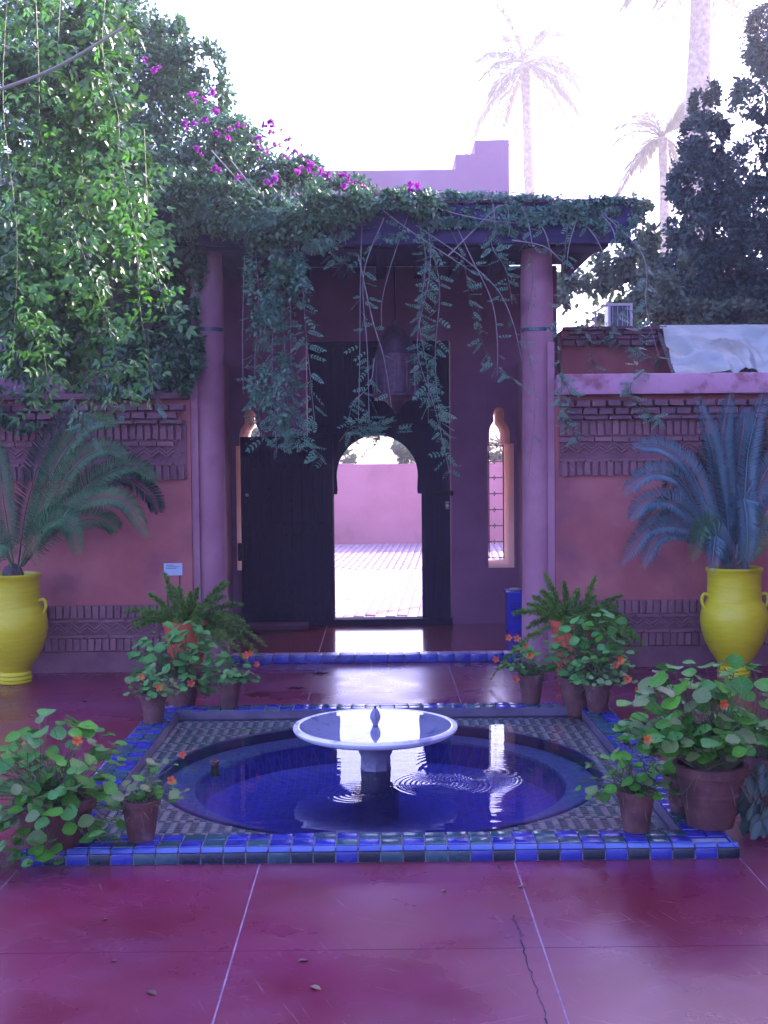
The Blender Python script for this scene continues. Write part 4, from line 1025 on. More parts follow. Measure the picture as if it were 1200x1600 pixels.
# near bright vines
NB = [(12, -30, 20, 560, 'far left edge'), (55, -30, 75, 600, 'left, longest and reaching the brick cornice'), (95, -20, 100, 420, 'left, over the trunkless gap'), (130, 140, 150, 590, 'beneath the bare cane'),
      (165, -20, 175, 300, 'high, above the slanting cane end'), (190, 250, 240, 600, 'with its tip near the cycad top frond'), (30, 300, 50, 640, 'low, in front of the brick cornice'), (150, 400, 128, 655, 'short, hanging lowest before the left wall'),
      (105, 330, 190, 640, 'slanting to the right above the cycad'), (225, 200, 262, 500, 'rightmost, near the left column')]
for i, (xa, ya, xb, yb, lb) in enumerate(NB):
    n_ = int(abs(yb - ya) / 7)
    vine('bright green broad-leaved vine, ' + lb, [(xa, ya), ((xa * 2 + xb) / 3 + random.uniform(-12, 12), (ya * 2 + yb) / 3), ((xa + xb * 2) / 3 + random.uniform(-22, 22), (ya + yb * 2) / 3), (xb, yb)], 7.3 + .25 * (i % 4), n_, .155, pin_bright, G_, .003, group='bright vines in the upper left corner', down=1.0)
for (xa, ya, xb, yb, lb) in ((175, 430, 192, 655, 'bare-ended vine dangling before the left brick frieze'), (230, 520, 250, 655, 'pale vine tip dangling near the left wall end'), (110, 600, 145, 690, 'slim vine tip touching the upper cycad frond')):
    vine(lb, [(xa, ya), ((xa + xb) / 2 - 4, (ya + yb) / 2), (xb, yb)], 9.0, 8, .15, pin_small, G_, .004, t0=.2, group='vines trailing over the left wall')

# roof creeper: thin mat of leaves and twigs on the porch roof edge
c0 = at(800, 312, 9.95)
rcp = thing('roof_creeper', 'thin tangle of leaves and dry twigs along the right half of the porch roof edge', 'climber', (c0.x, 9.95, c0.z))
foliage('leaves', rcp, [B(690, 308, 9.95, 60, 11, .12, 650), B(760, 312, 9.95, 60, 9, .12, 420), B(840, 314, 9.95, 60, 9, .12, 420), B(920, 318, 9.95, 50, 12, .12, 480), B(975, 328, 9.95, 30, 18, .15, 420), B(640, 320, 9.9, 40, 16, .1, 380), B(985, 355, 9.95, 18, 35, .12, 330), B(700, 335, 9.8, 50, 22, .06, 260), B(800, 340, 9.8, 40, 26, .06, 200), B(900, 335, 9.8, 60, 18, .06, 240), B(960, 350, 9.8, 30, 25, .06, 200), B(830, 316, 9.86, 170, 9, .06, 1500), B(780, 335, 9.82, 150, 22, .05, 900), B(900, 330, 9.82, 90, 16, .05, 500)], M['leaf_vine'], .040)
m = MB()
for i in range(150):
    x = random.uniform(620, 980); p = at(x, random.gauss(311, 5), 9.9 + random.uniform(-.05, .2)); q = at(x + random.uniform(-60, 60), random.gauss(311, 6), 9.9 + random.uniform(-.05, .2))
    m.tube(smooth_pts([p, (p + q) / 2 + Vector((0, 0, random.uniform(-.02, .04))), q], 3), .0035, n=3)
m.build('twigs', M['stem'], rcp, kind='stuff')

# ------------------------------------------------------------------ trees on the right and behind
def tree(name, label, base, trunk_pts, blobs, mat, size, r=.12, cat='tree', group=None, nl=5):
    t = thing(name, label, cat, base, group)
    limb(t, 'trunk', [base] + trunk_pts, r, r * .4)
    for i in range(nl):
        bl = random.choice(blobs); c = Vector(bl[1]); s = Vector(trunk_pts[min(len(trunk_pts) - 1, i % len(trunk_pts))])
        limb(t, 'limb', [s, (s + c) / 2 + Vector((0, 0, .15)), c], r * .35, r * .1, n=5)
    foliage('crown', t, blobs, mat, size)
    return t
b = at(1105, 700, 15.5); b.z = ZG
tree('evergreen_tree', 'tall dark evergreen tree with a narrow ragged top behind the plastic sheet', b, [(b.x, 15.5, 2), (b.x + .05, 15.5, 4), (b.x, 15.5, 5.6)],
     [B(1100, 165, 15.5, 22, 35, .3, 875), B(1100, 220, 15.5, 38, 45, .4, 2625), B(1105, 290, 15.5, 55, 55, .5, 4200), B(1110, 360, 15.5, 60, 55, .6, 4900), B(1120, 430, 15.5, 75, 60, .6, 6300), B(1070, 440, 15.3, 50, 45, .5, 3325), B(1100, 500, 15.4, 90, 40, .6, 5250)], M['leaf_dark'], .072)
b = at(1215, 700, 17); b.z = ZG
tree('evergreen_tree', 'broad dark evergreen tree cut by the right edge of the picture', b, [(b.x, 17, 2.5), (b.x, 17, 5), (b.x, 17, 7.5)],
     [B(1205, 60, 17, 45, 60, .6, 2800), B(1195, 150, 17, 50, 50, .6, 2625), B(1195, 250, 17, 50, 45, .6, 2975), B(1215, 330, 17, 70, 60, .7, 5950), B(1200, 400, 17, 75, 60, .7, 6300), B(1190, 470, 17, 80, 50, .7, 5950), B(1330, 300, 17, 110, 190, 1.1, 15750)], M['leaf_dark'], .08)
b = at(960, 700, 16.5); b.z = ZG
tree('airy_shrub', 'airy grey-green shrub between the right column and the evergreens', b, [(b.x, 16.5, 1.5), (b.x + .1, 16.5, 3)],
     [B(905, 440, 16.5, 50, 55, .5, 800), B(965, 425, 16.6, 50, 50, .5, 950), B(1010, 400, 16.2, 40, 50, .5, 1300), B(1020, 450, 16, 40, 50, .5, 1600), B(940, 490, 16.6, 80, 30, .5, 700), B(1005, 355, 16.4, 22, 45, .3, 500)], M['leaf_shrub'], .10, r=.06, cat='shrub')
b = at(1060, 700, 14.5); b.z = ZG
tree('airy_shrub', 'grey-green shrub just behind the corner of the plastic sheet', b, [(b.x, 14.5, 1.5), (b.x + .1, 14.5, 3)],
     [B(1040, 440, 14.5, 40, 50, .4, 1200), B(1060, 490, 14.4, 70, 28, .4, 1300), B(1150, 492, 14.4, 60, 22, .4, 1100)], M['leaf_shrub'], .075, r=.05, cat='shrub')
# trees left beyond the wall (fill behind the bougainvillea) and in the yard beyond the gate
b = at(90, 700, 16); b.z = ZG
tree('evergreen_tree', 'dim evergreen tree glimpsed through the leaves above the left wall', b, [(b.x, 16, 2.5), (b.x, 16, 4)],
     [B(60, 440, 16, 110, 90, .9, 1500), B(200, 400, 16, 90, 80, .9, 1200), B(120, 300, 16, 150, 90, .9, 2500), B(260, 470, 16, 60, 60, .7, 500)], M['leaf_boug'], .12)
for i, (px, py, rp, ry_, lb, nn_) in enumerate(((640, 700, 26, 18, 'round green shrub with pale flowers showing right in the arch top', 1500), (775, 700, 50, 22, 'green shrub behind the boundary wall seen through the right slit', 1800), (540, 712, 14, 10, 'low green shrub showing at the left of the arch top', 500), (400, 690, 40, 30, 'pale shrub behind the boundary wall near the left slit', 1500))):
    b = at(px, 800, 26.5); b.z = ZG
    t = tree('yard_shrub', lb, b, [(b.x, 26.5, .8), (b.x, 26.5, 1.5)], [B(px, py, 26.5, rp, ry_, .5, nn_), B(px + 8, py + 20, 26.5, rp, ry_, .5, nn_ // 2)], M['leaf_shrub'], .09, r=.05, cat='shrub', nl=2)

# palms
def palm(label, base, top, crown_r, nf, rtrunk, seed, lit=False):
    random.seed(seed)
    base = Vector(base); top = Vector(top)
    t = thing('palm_tree', label, 'palm tree', base, 'tall palms beyond the gate')
    m = MB(); pts = smooth_pts([base, base.lerp(top, .5) + Vector((.1, 0, 0)), top], 14)
    m.tube(pts, lambda k: rtrunk * (1.15 - .35 * k) * (1 + .09 * math.sin(k * 160)), n=10); m.build('trunk', M['palmbark'], t, smooth=True)
    for i in range(nf):
        az = random.uniform(0, 2 * math.pi); el = random.uniform(-.7, 1.2); L_ = crown_r * random.uniform(.8, 1.1)
        d = Vector((math.cos(az), math.sin(az), 0))
        if abs(d.x) < .25: d = Vector((.5 * (1 if random.random() < .5 else -1), d.y, 0)).normalized()
        pts = [top + d * (L_ * k * (math.cos(el) * (1 - .15 * k))) + Vector((0, 0, L_ * (k * math.sin(el) - .75 * k * k * max(.3, math.cos(el))))) for k in [j / 12 for j in range(13)]]
        mm = MB(); mm.tube(pts, .035, .008, 4)
        fr = mm.build('frond', M['palmdry'] if el < -.35 else M['palm'], t)
        P = []; D = []; Nn = []; Sz = []
        for s in range(3, 60):
            k = s / 60; f = k * 12; a = int(f); p = pts[a].lerp(pts[min(a + 1, 12)], f - a); tg = (pts[min(a + 1, 12)] - pts[a]).normalized(); sd = tg.cross(Vector((0, 0, 1))).normalized()
            for sg in (-1, 1):
                P.append(p); D.append(sd * sg * .8 + tg * .75 + Vector((0, 0, random.uniform(-.5, .15)))); Nn.append((random.uniform(-.2, .2), .2, 1)); Sz.append(crown_r * .2 * math.sin(math.pi * min(1, k * .85 + .15)) + .04)
        LTn = np.array([(0, 0, 0), (-.045, .5, .01), (0, 1, -.08), (.045, .5, .01)]); LFn = np.array([(0, 3, 2, 1)])
        V_, F_ = scatter(LTn, LFn, np.array([tuple(p) for p in P]), np.array([tuple(p) for p in D]), np.array(Nn, float), np.array(Sz))
        cloud('leaflets', [(V_, F_)], M['palmdry'] if el < -.35 else M['palm'], fr)
Yp = 60; tp = at(820, 100, Yp); palm('middle palm tree, its crown bleached by the bright sky above the porch', (tp.x + .5, Yp, ZG), tp, 4.8, 22, .3, 3)
Yp = 46; tp = at(1036, 215, Yp); palm('smaller palm with a dark drooping crown left of the evergreen', (tp.x + .05, Yp, ZG), tp, 3.0, 22, .23, 5)
Yp = 42; tp = at(1098, -90, Yp); palm('tall palm cut by the top of the picture, nearest the right edge', (tp.x - .7, Yp, ZG), tp, 4.4, 24, .48, 9)
random.seed(21)

# unseen building added off to the right to keep sun off the courtyard
sb = thing('unseen_shade_block', 'tall pink building added unseen beyond the right edge to shade the courtyard', 'building', (8.2, 6, 0))
m = MB(); m.box(6.2, 10.5, -4, 17.2, ZG, 6.6); m.build('wall', M['plaster'], sb)
m = MB(); m.box(6.0, 10.7, -4.2, 17.4, 6.602, 6.85); m.build('roof', M['coping'], sb)
for i in range(6):
    m = MB(); m.box(6.15, 6.197, -2.6 + i * 3.2, -1.5 + i * 3.2, 2.8, 5.2); w_ = m.build('window', M['wood'], sb)

# ------------------------------------------------------------------ yellow jars
def jar(cx, cy, label, s=1.0):
    t = thing('yellow_jar', label, 'jar', (cx, cy, 0), 'tall yellow glazed jars with cycads')
    pr = [(.113, 0), (.127, .004), (.130, .018), (.122, .026), (.131, .036), (.129, .052), (.119, .060), (.128, .070), (.122, .086), (.113, .095),
          (.135, .13), (.182, .20), (.222, .28), (.248, .36), (.260, .43), (.260, .48), (.250, .54), (.228, .585), (.212, .612), (.209, .63), (.205, .70), (.204, .78), (.207, .83), (.218, .846), (.220, .862), (.210, .872), (.196, .870), (.188, .84), (.185, .80), (.02, .80)]
    m = MB(); m.lathe([(r * s, z * s) for r, z in pr], (cx, cy, 0), 56, wob=.006); m.build('body', M['yellow'], t, smooth=True)
    m = MB(); m.lathe([(.2085 * s, .6 * s), (.2145 * s, .607 * s), (.2145 * s, .611 * s), (.2085 * s, .618 * s)], (cx, cy, 0), 56, False, False); m.build('groove_ring', M['yellow'], t, smooth=True)
    for sg in (-1, 1):
        m = MB(); m.tube(smooth_pts([(cx + sg * .205 * s, cy - .02, .655 * s), (cx + sg * .243 * s, cy - .02, .662 * s), (cx + sg * .262 * s, cy - .02, .625 * s), (cx + sg * .252 * s, cy - .02, .575 * s), (cx + sg * .236 * s, cy - .02, .555 * s)], 5), .013 * s, n=8); m.build('handle', M['yellow'], t, smooth=True)
    m = MB(); m.lathe([(.184 * s, .802 * s), (.1 * s, .815 * s), (.01, .82 * s)], (cx, cy, 0), 20); m.build('soil', M['soil'], t)
JL = at(22, 980, 9.62); JR = at(1147, 970, 9.55)
jar(JL.x, 9.62, 'yellow two-handled jar cut by the left edge, holding the green cycad'); jar(JR.x, 9.55, 'yellow two-handled jar by the right wall, holding the blue-green cycad')

# cycads: every frond a part
def frond(parent, ctrl, mat, L=.12, n=62, base=None, tilt=0.0, end=.35):
    pts = smooth_pts([Vector(c) for c in ctrl], 8); m_ = len(pts) - 1
    seg = [0]; 
    for i in range(m_): seg.append(seg[-1] + (pts[i + 1] - pts[i]).length)
    tot = seg[-1]
    mb = MB(); mb.tube(pts, .0075, .0025, 5)
    P = []; D = []; Nn = []; Sz = []
    n = int(tot / .0115)
    for s in range(int(n * .12), n + 1):
        k = s / n; f = k * m_; a = min(int(f), m_ - 1); p = pts[a].lerp(pts[a + 1], f - a); tg = (pts[a + 1] - pts[a]).normalized()
        side = tg.cross(Vector((0.15, -1, .55)))
        side.normalize(); upv = side.cross(tg)
        # face the frond partly forward
        ll = L * (math.sin(math.pi * min(1, .12 + k * .80)) ** .6) * (1 if k < .93 else .75)
        for sg in (-1, 1):
            P.append(p); dd = side * sg * .85 + tg * (.35 + .25 * k) + upv * (.32 + tilt) + Vector((0, 0, -.05)) + Vector((random.uniform(-.06, .06),) * 3)
            D.append(dd); Nn.append(upv + side * -sg * .3); Sz.append(ll * random.uniform(.93, 1.05))
    LTn = np.array([(0, 0, 0), (-.042, .45, .012), (-.025, .8, .0), (0, 1, -.07), (.025, .8, .0), (.042, .45, .012)]); LFn = np.array([(0, 3, 2, 1), (0, 5, 4, 3)])
    V_, F_ = scatter(LTn, LFn, np.array([tuple(p) for p in P]), np.array([tuple(p) for p in D]), np.array([tuple(p) for p in Nn]), np.array(Sz))
    mb.add([tuple(v) for v in V_], [tuple(f) for f in F_])
    return mb.build('frond', mat, parent)
cyL = thing('cycad', 'green cycad with long feathery arching fronds in the left yellow jar', 'cycad', (JL.x, 9.62, .82))
m = MB(); m.lathe([(.07, .81), (.085, .87), (.06, .93), (.02, .95)], (JL.x, 9.62, 0), 14, wob=.08); m.build('caudex', M['bark'], cyL, smooth=True)
YL = 9.55
def fp(l, Y): return [at(*(q[:2]), Y + (q[2] if len(q) > 2 else 0)) for q in l]
for l, mt in (([(30, 885, .05), (60, 800), (95, 715, -.05), (140, 665, -.1), (185, 662, -.15)], 'cycad_g'), ([(32, 885, .05), (70, 800), (115, 730, -.1), (160, 702, -.2), (198, 712, -.25)], 'cycad_g'),
              ([(34, 885, .05), (90, 800, .05), (150, 750, .1), (205, 728, .15), (246, 752, .15)], 'cycad_g'), ([(35, 885), (75, 825, -.1), (130, 785, -.25), (190, 782, -.35), (230, 838, -.45)], 'cycad_g'),
              ([(34, 885), (58, 835, -.1), (88, 812, -.25), (112, 822, -.35), (122, 866, -.4)], 'cycad_g'), ([(34, 885, .1), (85, 835, .1), (135, 812, .15), (165, 815, .2), (183, 828, .2)], 'cycad_g'),
              ([(30, 885), (48, 855, -.1), (54, 838, -.2), (52, 865, -.3), (62, 885, -.32)], 'cycad_br'), ([(22, 885), (8, 800, -.05), (-5, 720, -.1), (-30, 660, -.2)], 'cycad_g'), ([(18, 885), (-10, 830), (-60, 780, -.1), (-110, 800, -.2)], 'cycad_g'),
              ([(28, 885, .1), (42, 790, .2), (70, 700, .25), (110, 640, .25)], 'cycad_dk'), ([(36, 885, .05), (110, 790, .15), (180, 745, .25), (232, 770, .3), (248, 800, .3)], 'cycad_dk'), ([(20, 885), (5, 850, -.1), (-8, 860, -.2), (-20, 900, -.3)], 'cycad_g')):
    frond(cyL, fp(l, YL), M[mt], .135 if mt != 'cycad_br' else .07)
cyR = thing('cycad', 'large blue-green cycad with upright and drooping fronds in the right yellow jar', 'cycad', (JR.x, 9.55, .82))
m = MB(); m.lathe([(.09, .81), (.11, .87), (.08, .94), (.02, .97)], (JR.x, 9.55, 0), 14, wob=.08); m.build('caudex', M['bark'], cyR, smooth=True)
YQ = 9.5
for l, mt in (([(1140, 880), (1125, 790), (1112, 700, -.05), (1088, 622, -.1)], 'cycad_b'), ([(1143, 880), (1135, 780), (1128, 690), (1141, 615)], 'cycad_b'), ([(1148, 880), (1163, 780), (1170, 700, -.05), (1193, 610, -.1)], 'cycad_b'),
              ([(1138, 880), (1105, 800, -.1), (1078, 735, -.2), (1035, 700, -.3), (990, 697, -.35)], 'cycad_b'), ([(1136, 880), (1100, 810, -.1), (1060, 750, -.2), (1015, 740, -.3), (975, 770, -.35)], 'cycad_b'),
              ([(1136, 882), (1090, 820, -.15), (1050, 785, -.3), (1010, 785, -.4), (985, 812, -.45)], 'cycad_b'), ([(1136, 884), (1095, 835, -.1), (1050, 820, -.2), (1010, 830, -.3), (972, 880, -.4)], 'cycad_b'),
              ([(1138, 886), (1100, 850, -.1), (1060, 830, -.2), (1025, 840, -.3), (1005, 885, -.35)], 'cycad_b'), ([(1140, 886), (1118, 840, -.1), (1098, 822, -.2), (1080, 875, -.35)], 'cycad_g'),
              ([(1142, 886), (1128, 850, -.15), (1118, 840, -.25), (1112, 892, -.35)], 'cycad_b'), ([(1150, 880), (1160, 820, -.1), (1162, 780, -.25), (1168, 830, -.4), (1165, 888, -.4)], 'cycad_b'),
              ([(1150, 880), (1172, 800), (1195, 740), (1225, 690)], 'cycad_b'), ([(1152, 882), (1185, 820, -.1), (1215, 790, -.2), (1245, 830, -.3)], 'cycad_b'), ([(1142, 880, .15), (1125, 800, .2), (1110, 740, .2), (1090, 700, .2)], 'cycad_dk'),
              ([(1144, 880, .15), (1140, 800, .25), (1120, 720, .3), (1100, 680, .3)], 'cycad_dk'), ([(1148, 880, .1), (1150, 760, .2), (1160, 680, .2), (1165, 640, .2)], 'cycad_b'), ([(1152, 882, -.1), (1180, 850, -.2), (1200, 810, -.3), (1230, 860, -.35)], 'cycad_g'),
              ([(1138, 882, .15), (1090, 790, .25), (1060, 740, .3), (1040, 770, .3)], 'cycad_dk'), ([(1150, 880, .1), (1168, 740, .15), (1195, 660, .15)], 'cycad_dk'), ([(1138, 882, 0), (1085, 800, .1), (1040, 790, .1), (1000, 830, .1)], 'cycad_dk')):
    frond(cyR, fp(l, YQ), M[mt], .125)

# ------------------------------------------------------------------ foxtail ferns in orange pots
def pot_prof(r, h, lip=.035, lr=1.08, base=.72):
    return [(r * base, 0), (r * base * 1.02, .004), (r * .98, h - lip), (r * lr, h - lip + .002), (r * lr * 1.01, h - .004), (r * lr * .97, h), (r * .93, h), (r * .9, h - lip), (.01, h - lip - .004)]
def fern(px, label, ys, nfr, seed):
    random.seed(seed); c = at(px, 1000, ys); rp, hp = .165, .33
    zt_ = Z(px, 968, ys)
    hp = zt_ 
    t = thing('fern_pot', label + ', in an orange pot', 'potted fern', (c.x, ys, 0), 'foxtail ferns in orange pots')
    m = MB(); m.lathe(pot_prof(rp, hp, .05, 1.06, .68), (c.x, ys, 0), 32); m.build('pot', M['orange'], t, smooth=True)
    top = Vector((c.x, ys, hp - .03))
    LTn = np.array([(0, 0, 0), (-.10, .5, 0), (0, 1, 0), (.10, .5, 0)]); LFn = np.array([(0, 3, 2, 1)])
    for i in range(nfr):
        az = random.uniform(0, 2 * math.pi); el = random.uniform(.2, 1.35); L_ = random.uniform(.36, .52)
        if i % 5 == 0: el = random.uniform(-.1, .3); L_ *= 1.1
        d = Vector((math.cos(az) * math.cos(el), math.sin(az) * math.cos(el) * .8, math.sin(el)))
        st_ = top + Vector((math.cos(az), math.sin(az), 0)) * .07
        pts = [st_ + d * L_ * k + Vector((0, 0, -.16 * L_ / .4 * k * k * (1.6 - el))) for k in [j / 10 for j in range(11)]]
        mb = MB(); mb.tube(pts, .003, .0015, 4)
        k = np.linspace(.10, 1, 460); idx = np.minimum((k * 10).astype(int), 9); fr_ = (k * 10 - idx)[:, None]
        A = np.array([tuple(p) for p in pts]); P = A[idx] * (1 - fr_) + A[idx + 1] * fr_; tg = norm(A[idx + 1] - A[idx])
        D = norm(rng.normal(size=(460, 3))) * .95 + tg * .8
        w_ = np.sin(np.pi * np.clip(k * .8 + .14, 0, 1)) ** .5
        V_, F_ = scatter(LTn, LFn, P, D, rng.normal(size=(460, 3)), w_ * rng.uniform(.03, .06, 460))
        mb.add([tuple(v) for v in V_], [tuple(f) for f in F_]); mb.build('frond', M['fern'], t)
fern(290, 'bushy foxtail fern in front of the left column', 9.35, 36, 4)
fern(895, 'bushy foxtail fern in front of the right column', 9.30, 34, 8)

# ------------------------------------------------------------------ nasturtium pots
def nast_mesh(mat, k):
    n = 11; V = [(0, 0, -.10)]; 
    for j in range(n):
        a = 2 * math.pi * j / n; V.append((.42 * math.cos(a), .42 * math.sin(a), -.02 + .02 * math.sin(a * 3 + k)))
    for j in range(n):
        a = 2 * math.pi * j / n + .1; r = 1 + .07 * math.sin(j * 2.3 + k) ; V.append((r * math.cos(a), r * math.sin(a), .05 + .12 * math.sin(a * 2 + k * 1.3) + .05 * math.sin(a * 5 + k)))
    Fc = [(0, 1 + j, 1 + (j + 1) % n) for j in range(n)] + [(1 + j, 1 + n + j, 1 + n + (j + 1) % n, 1 + (j + 1) % n) for j in range(n)]
    me = bpy.data.meshes.new('leaf'); me.from_pydata(V, [], Fc); me.materials.append(mat)
    me.polygons.foreach_set('use_smooth', [True] * len(me.polygons)); return me
nm = {k: [nast_mesh(M[k], i) for i in range(4)] for k in ('nast', 'nast_back', 'nast_pale')}
def flower_mesh():
    V = []; Fc = []
    for j in range(5):
        a = 2 * math.pi * j / 5; b = len(V); c, s = math.cos(a), math.sin(a)
        for (u, w_, z) in ((.05, 0, 0), (.6, -.36, .35), (1.0, -.2, .42), (1.0, .22, .46), (.6, .36, .35)): V.append((u * c - w_ * s, u * s + w_ * c, z))
        Fc.append(tuple(range(b, b + 5)))
    me = bpy.data.meshes.new('flower'); me.from_pydata(V, [], Fc); me.materials.append(M['petal']); return me
flm = flower_mesh()
def nasturtium(label, px, py, zb, rim_r, h, nl, ext, lr, keys, seed, nfl=2, flpx=None, center=None, pot=M['terra'], down=.35, base_ratio=.68, band=False, extra_stems=10):
    """px,py = pixel of the pot's foot centre on level zb; ext=(rx,ry,rz) size of the leaf dome above the rim"""
    random.seed(seed); p0 = gnd(px, py, zb); p0.y += rim_r * base_ratio
    p0.x = at(px, py, p0.y).x
    t = thing('potted_nasturtium', label, 'potted plant', (p0.x, p0.y, zb), 'pots of nasturtiums round the pool')
    m = MB(); pr = pot_prof(rim_r, h, h * .16, 1.06, base_ratio)
    if band: pr = pr[:2] + [(rim_r * .83, h * .50), (rim_r * .87, h * .51), (rim_r * .88, h * .55), (rim_r * .86, h * .56)] + pr[2:]
    m.lathe(pr, (p0.x, p0.y, zb), 32, wob=.006); m.build('pot', pot, t, smooth=True)
    m = MB(); m.lathe([(rim_r * .9, h * .86), (.01, h * .9)], (p0.x, p0.y, zb), 16, False, True); m.build('soil', M['soil'], t)
    top = Vector((p0.x, p0.y, zb + h * .9)); cx = Vector(center) if center else Vector((0, 0, 0))
    stems = MB()
    def stem(p, q, r=.0022):
        mid = (p + q) / 2 + Vector((random.uniform(-.02, .02), random.uniform(-.02, .02), random.uniform(0, .03)))
        stems.tube(smooth_pts([p, mid, q], 4), r, r * .7, 4, False)
    lr *= .93; nl = min(296, int(nl * 1.35))
    for i in range(nl):
        u = norm(rng.normal(size=3)); rr = random.random() ** .33
        v = Vector((u[0] * ext[0] * rr, u[1] * ext[1] * rr, u[2] * ext[2] * rr * (1 if u[2] > 0 else down))) + cx
        p = top + Vector((0, 0, ext[2] * .25)) + v
        if p.z < zb + .03: p.z = zb + .03 + random.random() * .05
        hz = math.hypot(p.x - p0.x, p.y - p0.y)
        if hz < rim_r * 1.04 and p.z < top.z + .02: p.z = top.z + .03 + random.random() * .1
        outw = Vector((p.x - p0.x, p.y - p0.y, 0)); outw = outw.normalized() if outw.length > .01 else Vector((0, -1, 0))
        nn_ = Vector((random.uniform(-.5, .5), random.uniform(-.7, .1), 1)) + outw * .45
        key = keys if isinstance(keys, str) else random.choice(keys)
        s = lr * random.uniform(.6, 1.2)
        place('leaf', random.choice(nm[key]), t, p, basis((random.uniform(-1, 1), random.uniform(-1, 1), .1), nn_), s)
        src = top + Vector((random.uniform(-.5, .5) * rim_r, random.uniform(-.5, .5) * rim_r, 0))
        stem(src, p - nn_.normalized() * s * .1)
    for i in range(extra_stems):
        a = random.uniform(0, 6.28); src = top + Vector((math.cos(a), math.sin(a), 0)) * rim_r * .6
        q = top + Vector((math.cos(a) * rim_r * random.uniform(1.1, 1.5), math.sin(a) * rim_r * 1.2, random.uniform(-.6, .3) * h)); stem(src, q, .002)
    stems.build('stems', M['greenstem'], t, smooth='all')
    fl_ = [at(fx, fy, p0.y - ext[1] * .9) for fx, fy in (flpx or [])]
    for p in fl_:
        f = place('flower', flm, t, p, basis((random.uniform(-1, 1), 0, .3), (random.uniform(-.3, .3), -1, .5)), .020 * random.uniform(.8, 1.25) * (p0.y / 6) ** .5)
    return t
RT = 0.07
DKP = M['terra']
nasturtium('big nasturtium spilling over the front left corner of the pool', 88, 1352, 0.0, .17, .27, 300, (.38, .34, .36), .040, ['nast', 'nast', 'nast', 'nast_back', 'nast_pale'], 11, flpx=[(121, 1158)], center=(-.03, -.02, -.02), down=1.1)
nasturtium('small sparse nasturtium on the front left rim with a red flower at right', 221, 1318, RT, .083, .185, 34, (.16, .12, .17), .026, ['nast_pale', 'nast', 'nast_pale'], 12, flpx=[(285, 1180), (268, 1220)], center=(.07, 0, .02), extra_stems=26)
nasturtium('pale leaved nasturtium in a brown pot on the back left rim corner', 240, 1131, RT, .085, .19, 70, (.20, .15, .17), .026, ['nast_pale', 'nast_back'], 13, flpx=[(221, 1058), (249, 1074)])
nasturtium('large dusty green nasturtium heap between the left fern and the pool', 285, 1118, 0.0, .12, .26, 150, (.36, .2, .30), .040, 'nast_back', 14, flpx=[(299, 1068)], center=(-.02, 0, .04), down=.9)
nasturtium('nasturtium with orange flowers in a brown pot on the back rim, left', 358, 1108, RT, .082, .18, 75, (.20, .15, .14), .028, ['nast_back', 'nast_back', 'nast_pale'], 15, flpx=[(390, 1021), (401, 1038), (385, 1024)])
nasturtium('nasturtium with red flowers in a brown pot on the back rim, right', 830, 1101, RT, .085, .20, 80, (.20, .15, .16), .027, ['nast_pale', 'nast', 'nast_back'], 16, flpx=[(795, 997), (808, 998), (821, 1010), (829, 1024), (775, 1030), (806, 1062)], center=(-.01, 0, .04))
nasturtium('large dusty green nasturtium heap in front of the right fern', 902, 1122, 0.0, .12, .27, 160, (.30, .2, .32), .040, ['nast_back', 'nast_back', 'nast'], 17, flpx=[(968, 1030)], center=(.08, 0, .10), down=.9)
nasturtium('nasturtium with orange flowers in a brown pot on the back right rim corner', 934, 1114, RT, .09, .19, 80, (.26, .16, .18), .025, ['nast_pale', 'nast_back'], 18, flpx=[(970, 1033), (981, 1062), (996, 1077), (962, 1040)], center=(.03, -.02, .02), extra_stems=22)
nasturtium('sparse trailing nasturtium in a small pot on the front right rim', 994, 1303, RT, .083, .185, 60, (.24, .16, .18), .028, ['nast', 'nast_pale', 'nast'], 19, flpx=[(1012, 1156)], center=(-.04, 0, .03), extra_stems=40, down=.8)
nasturtium('tall bright nasturtium in the large ribbed brown pot at the front right', 1110, 1299, RT, .158, .285, 240, (.38, .30, .34), .045, ['nast', 'nast', 'nast_back', 'nast_pale', 'nast'], 20, flpx=[(1130, 1100)], center=(-.03, 0, .10), base_ratio=.64, band=True, extra_stems=30)
nasturtium('small brown pot half hidden left of the large ribbed pot', 1068, 1272, RT, .09, .17, 26, (.16, .1, .12), .030, ['nast', 'nast_back'], 22, down=.8)
nasturtium('bright leaved plant cut off by the right edge beside the ribbed pot', 1200, 1262, 0.0, .13, .25, 70, (.26, .22, .34), .045, ['nast'], 24, center=(0, 0, .12))
# dark pointed-leaf plant at right edge
random.seed(33); p0 = gnd(1215, 1300, 0)
t = thing('dark_leaf_plant', 'dark pointed-leaf plant drooping in at the lower right edge', 'potted plant', (p0.x, p0.y, 0))
m = MB(); m.lathe(pot_prof(.1, .2), (p0.x, p0.y, 0), 20); m.build('pot', M['terra'], t, smooth=True)
pl = mesh_np('leaf', LT * np.array([.8, 1, 1]), LF, M['smallgreen'])
stm_ = MB()
for i in range(42):
    p = at(random.gauss(1188, 16), random.uniform(1190, 1290), p0.y + random.uniform(-.15, .12)); d = Vector((random.uniform(-.8, .2), random.uniform(-.5, .2), -1))
    place('leaf', pl, t, p, basis(d, (-.3, -1, .4)), random.uniform(.07, .12)); stm_.tube([Vector((p0.x, p0.y, .19)), (Vector((p0.x, p0.y, .33)) + p) / 2, p], .002, n=4)
stm_.build('stems', M['greenstem'], t)
random.seed(44)

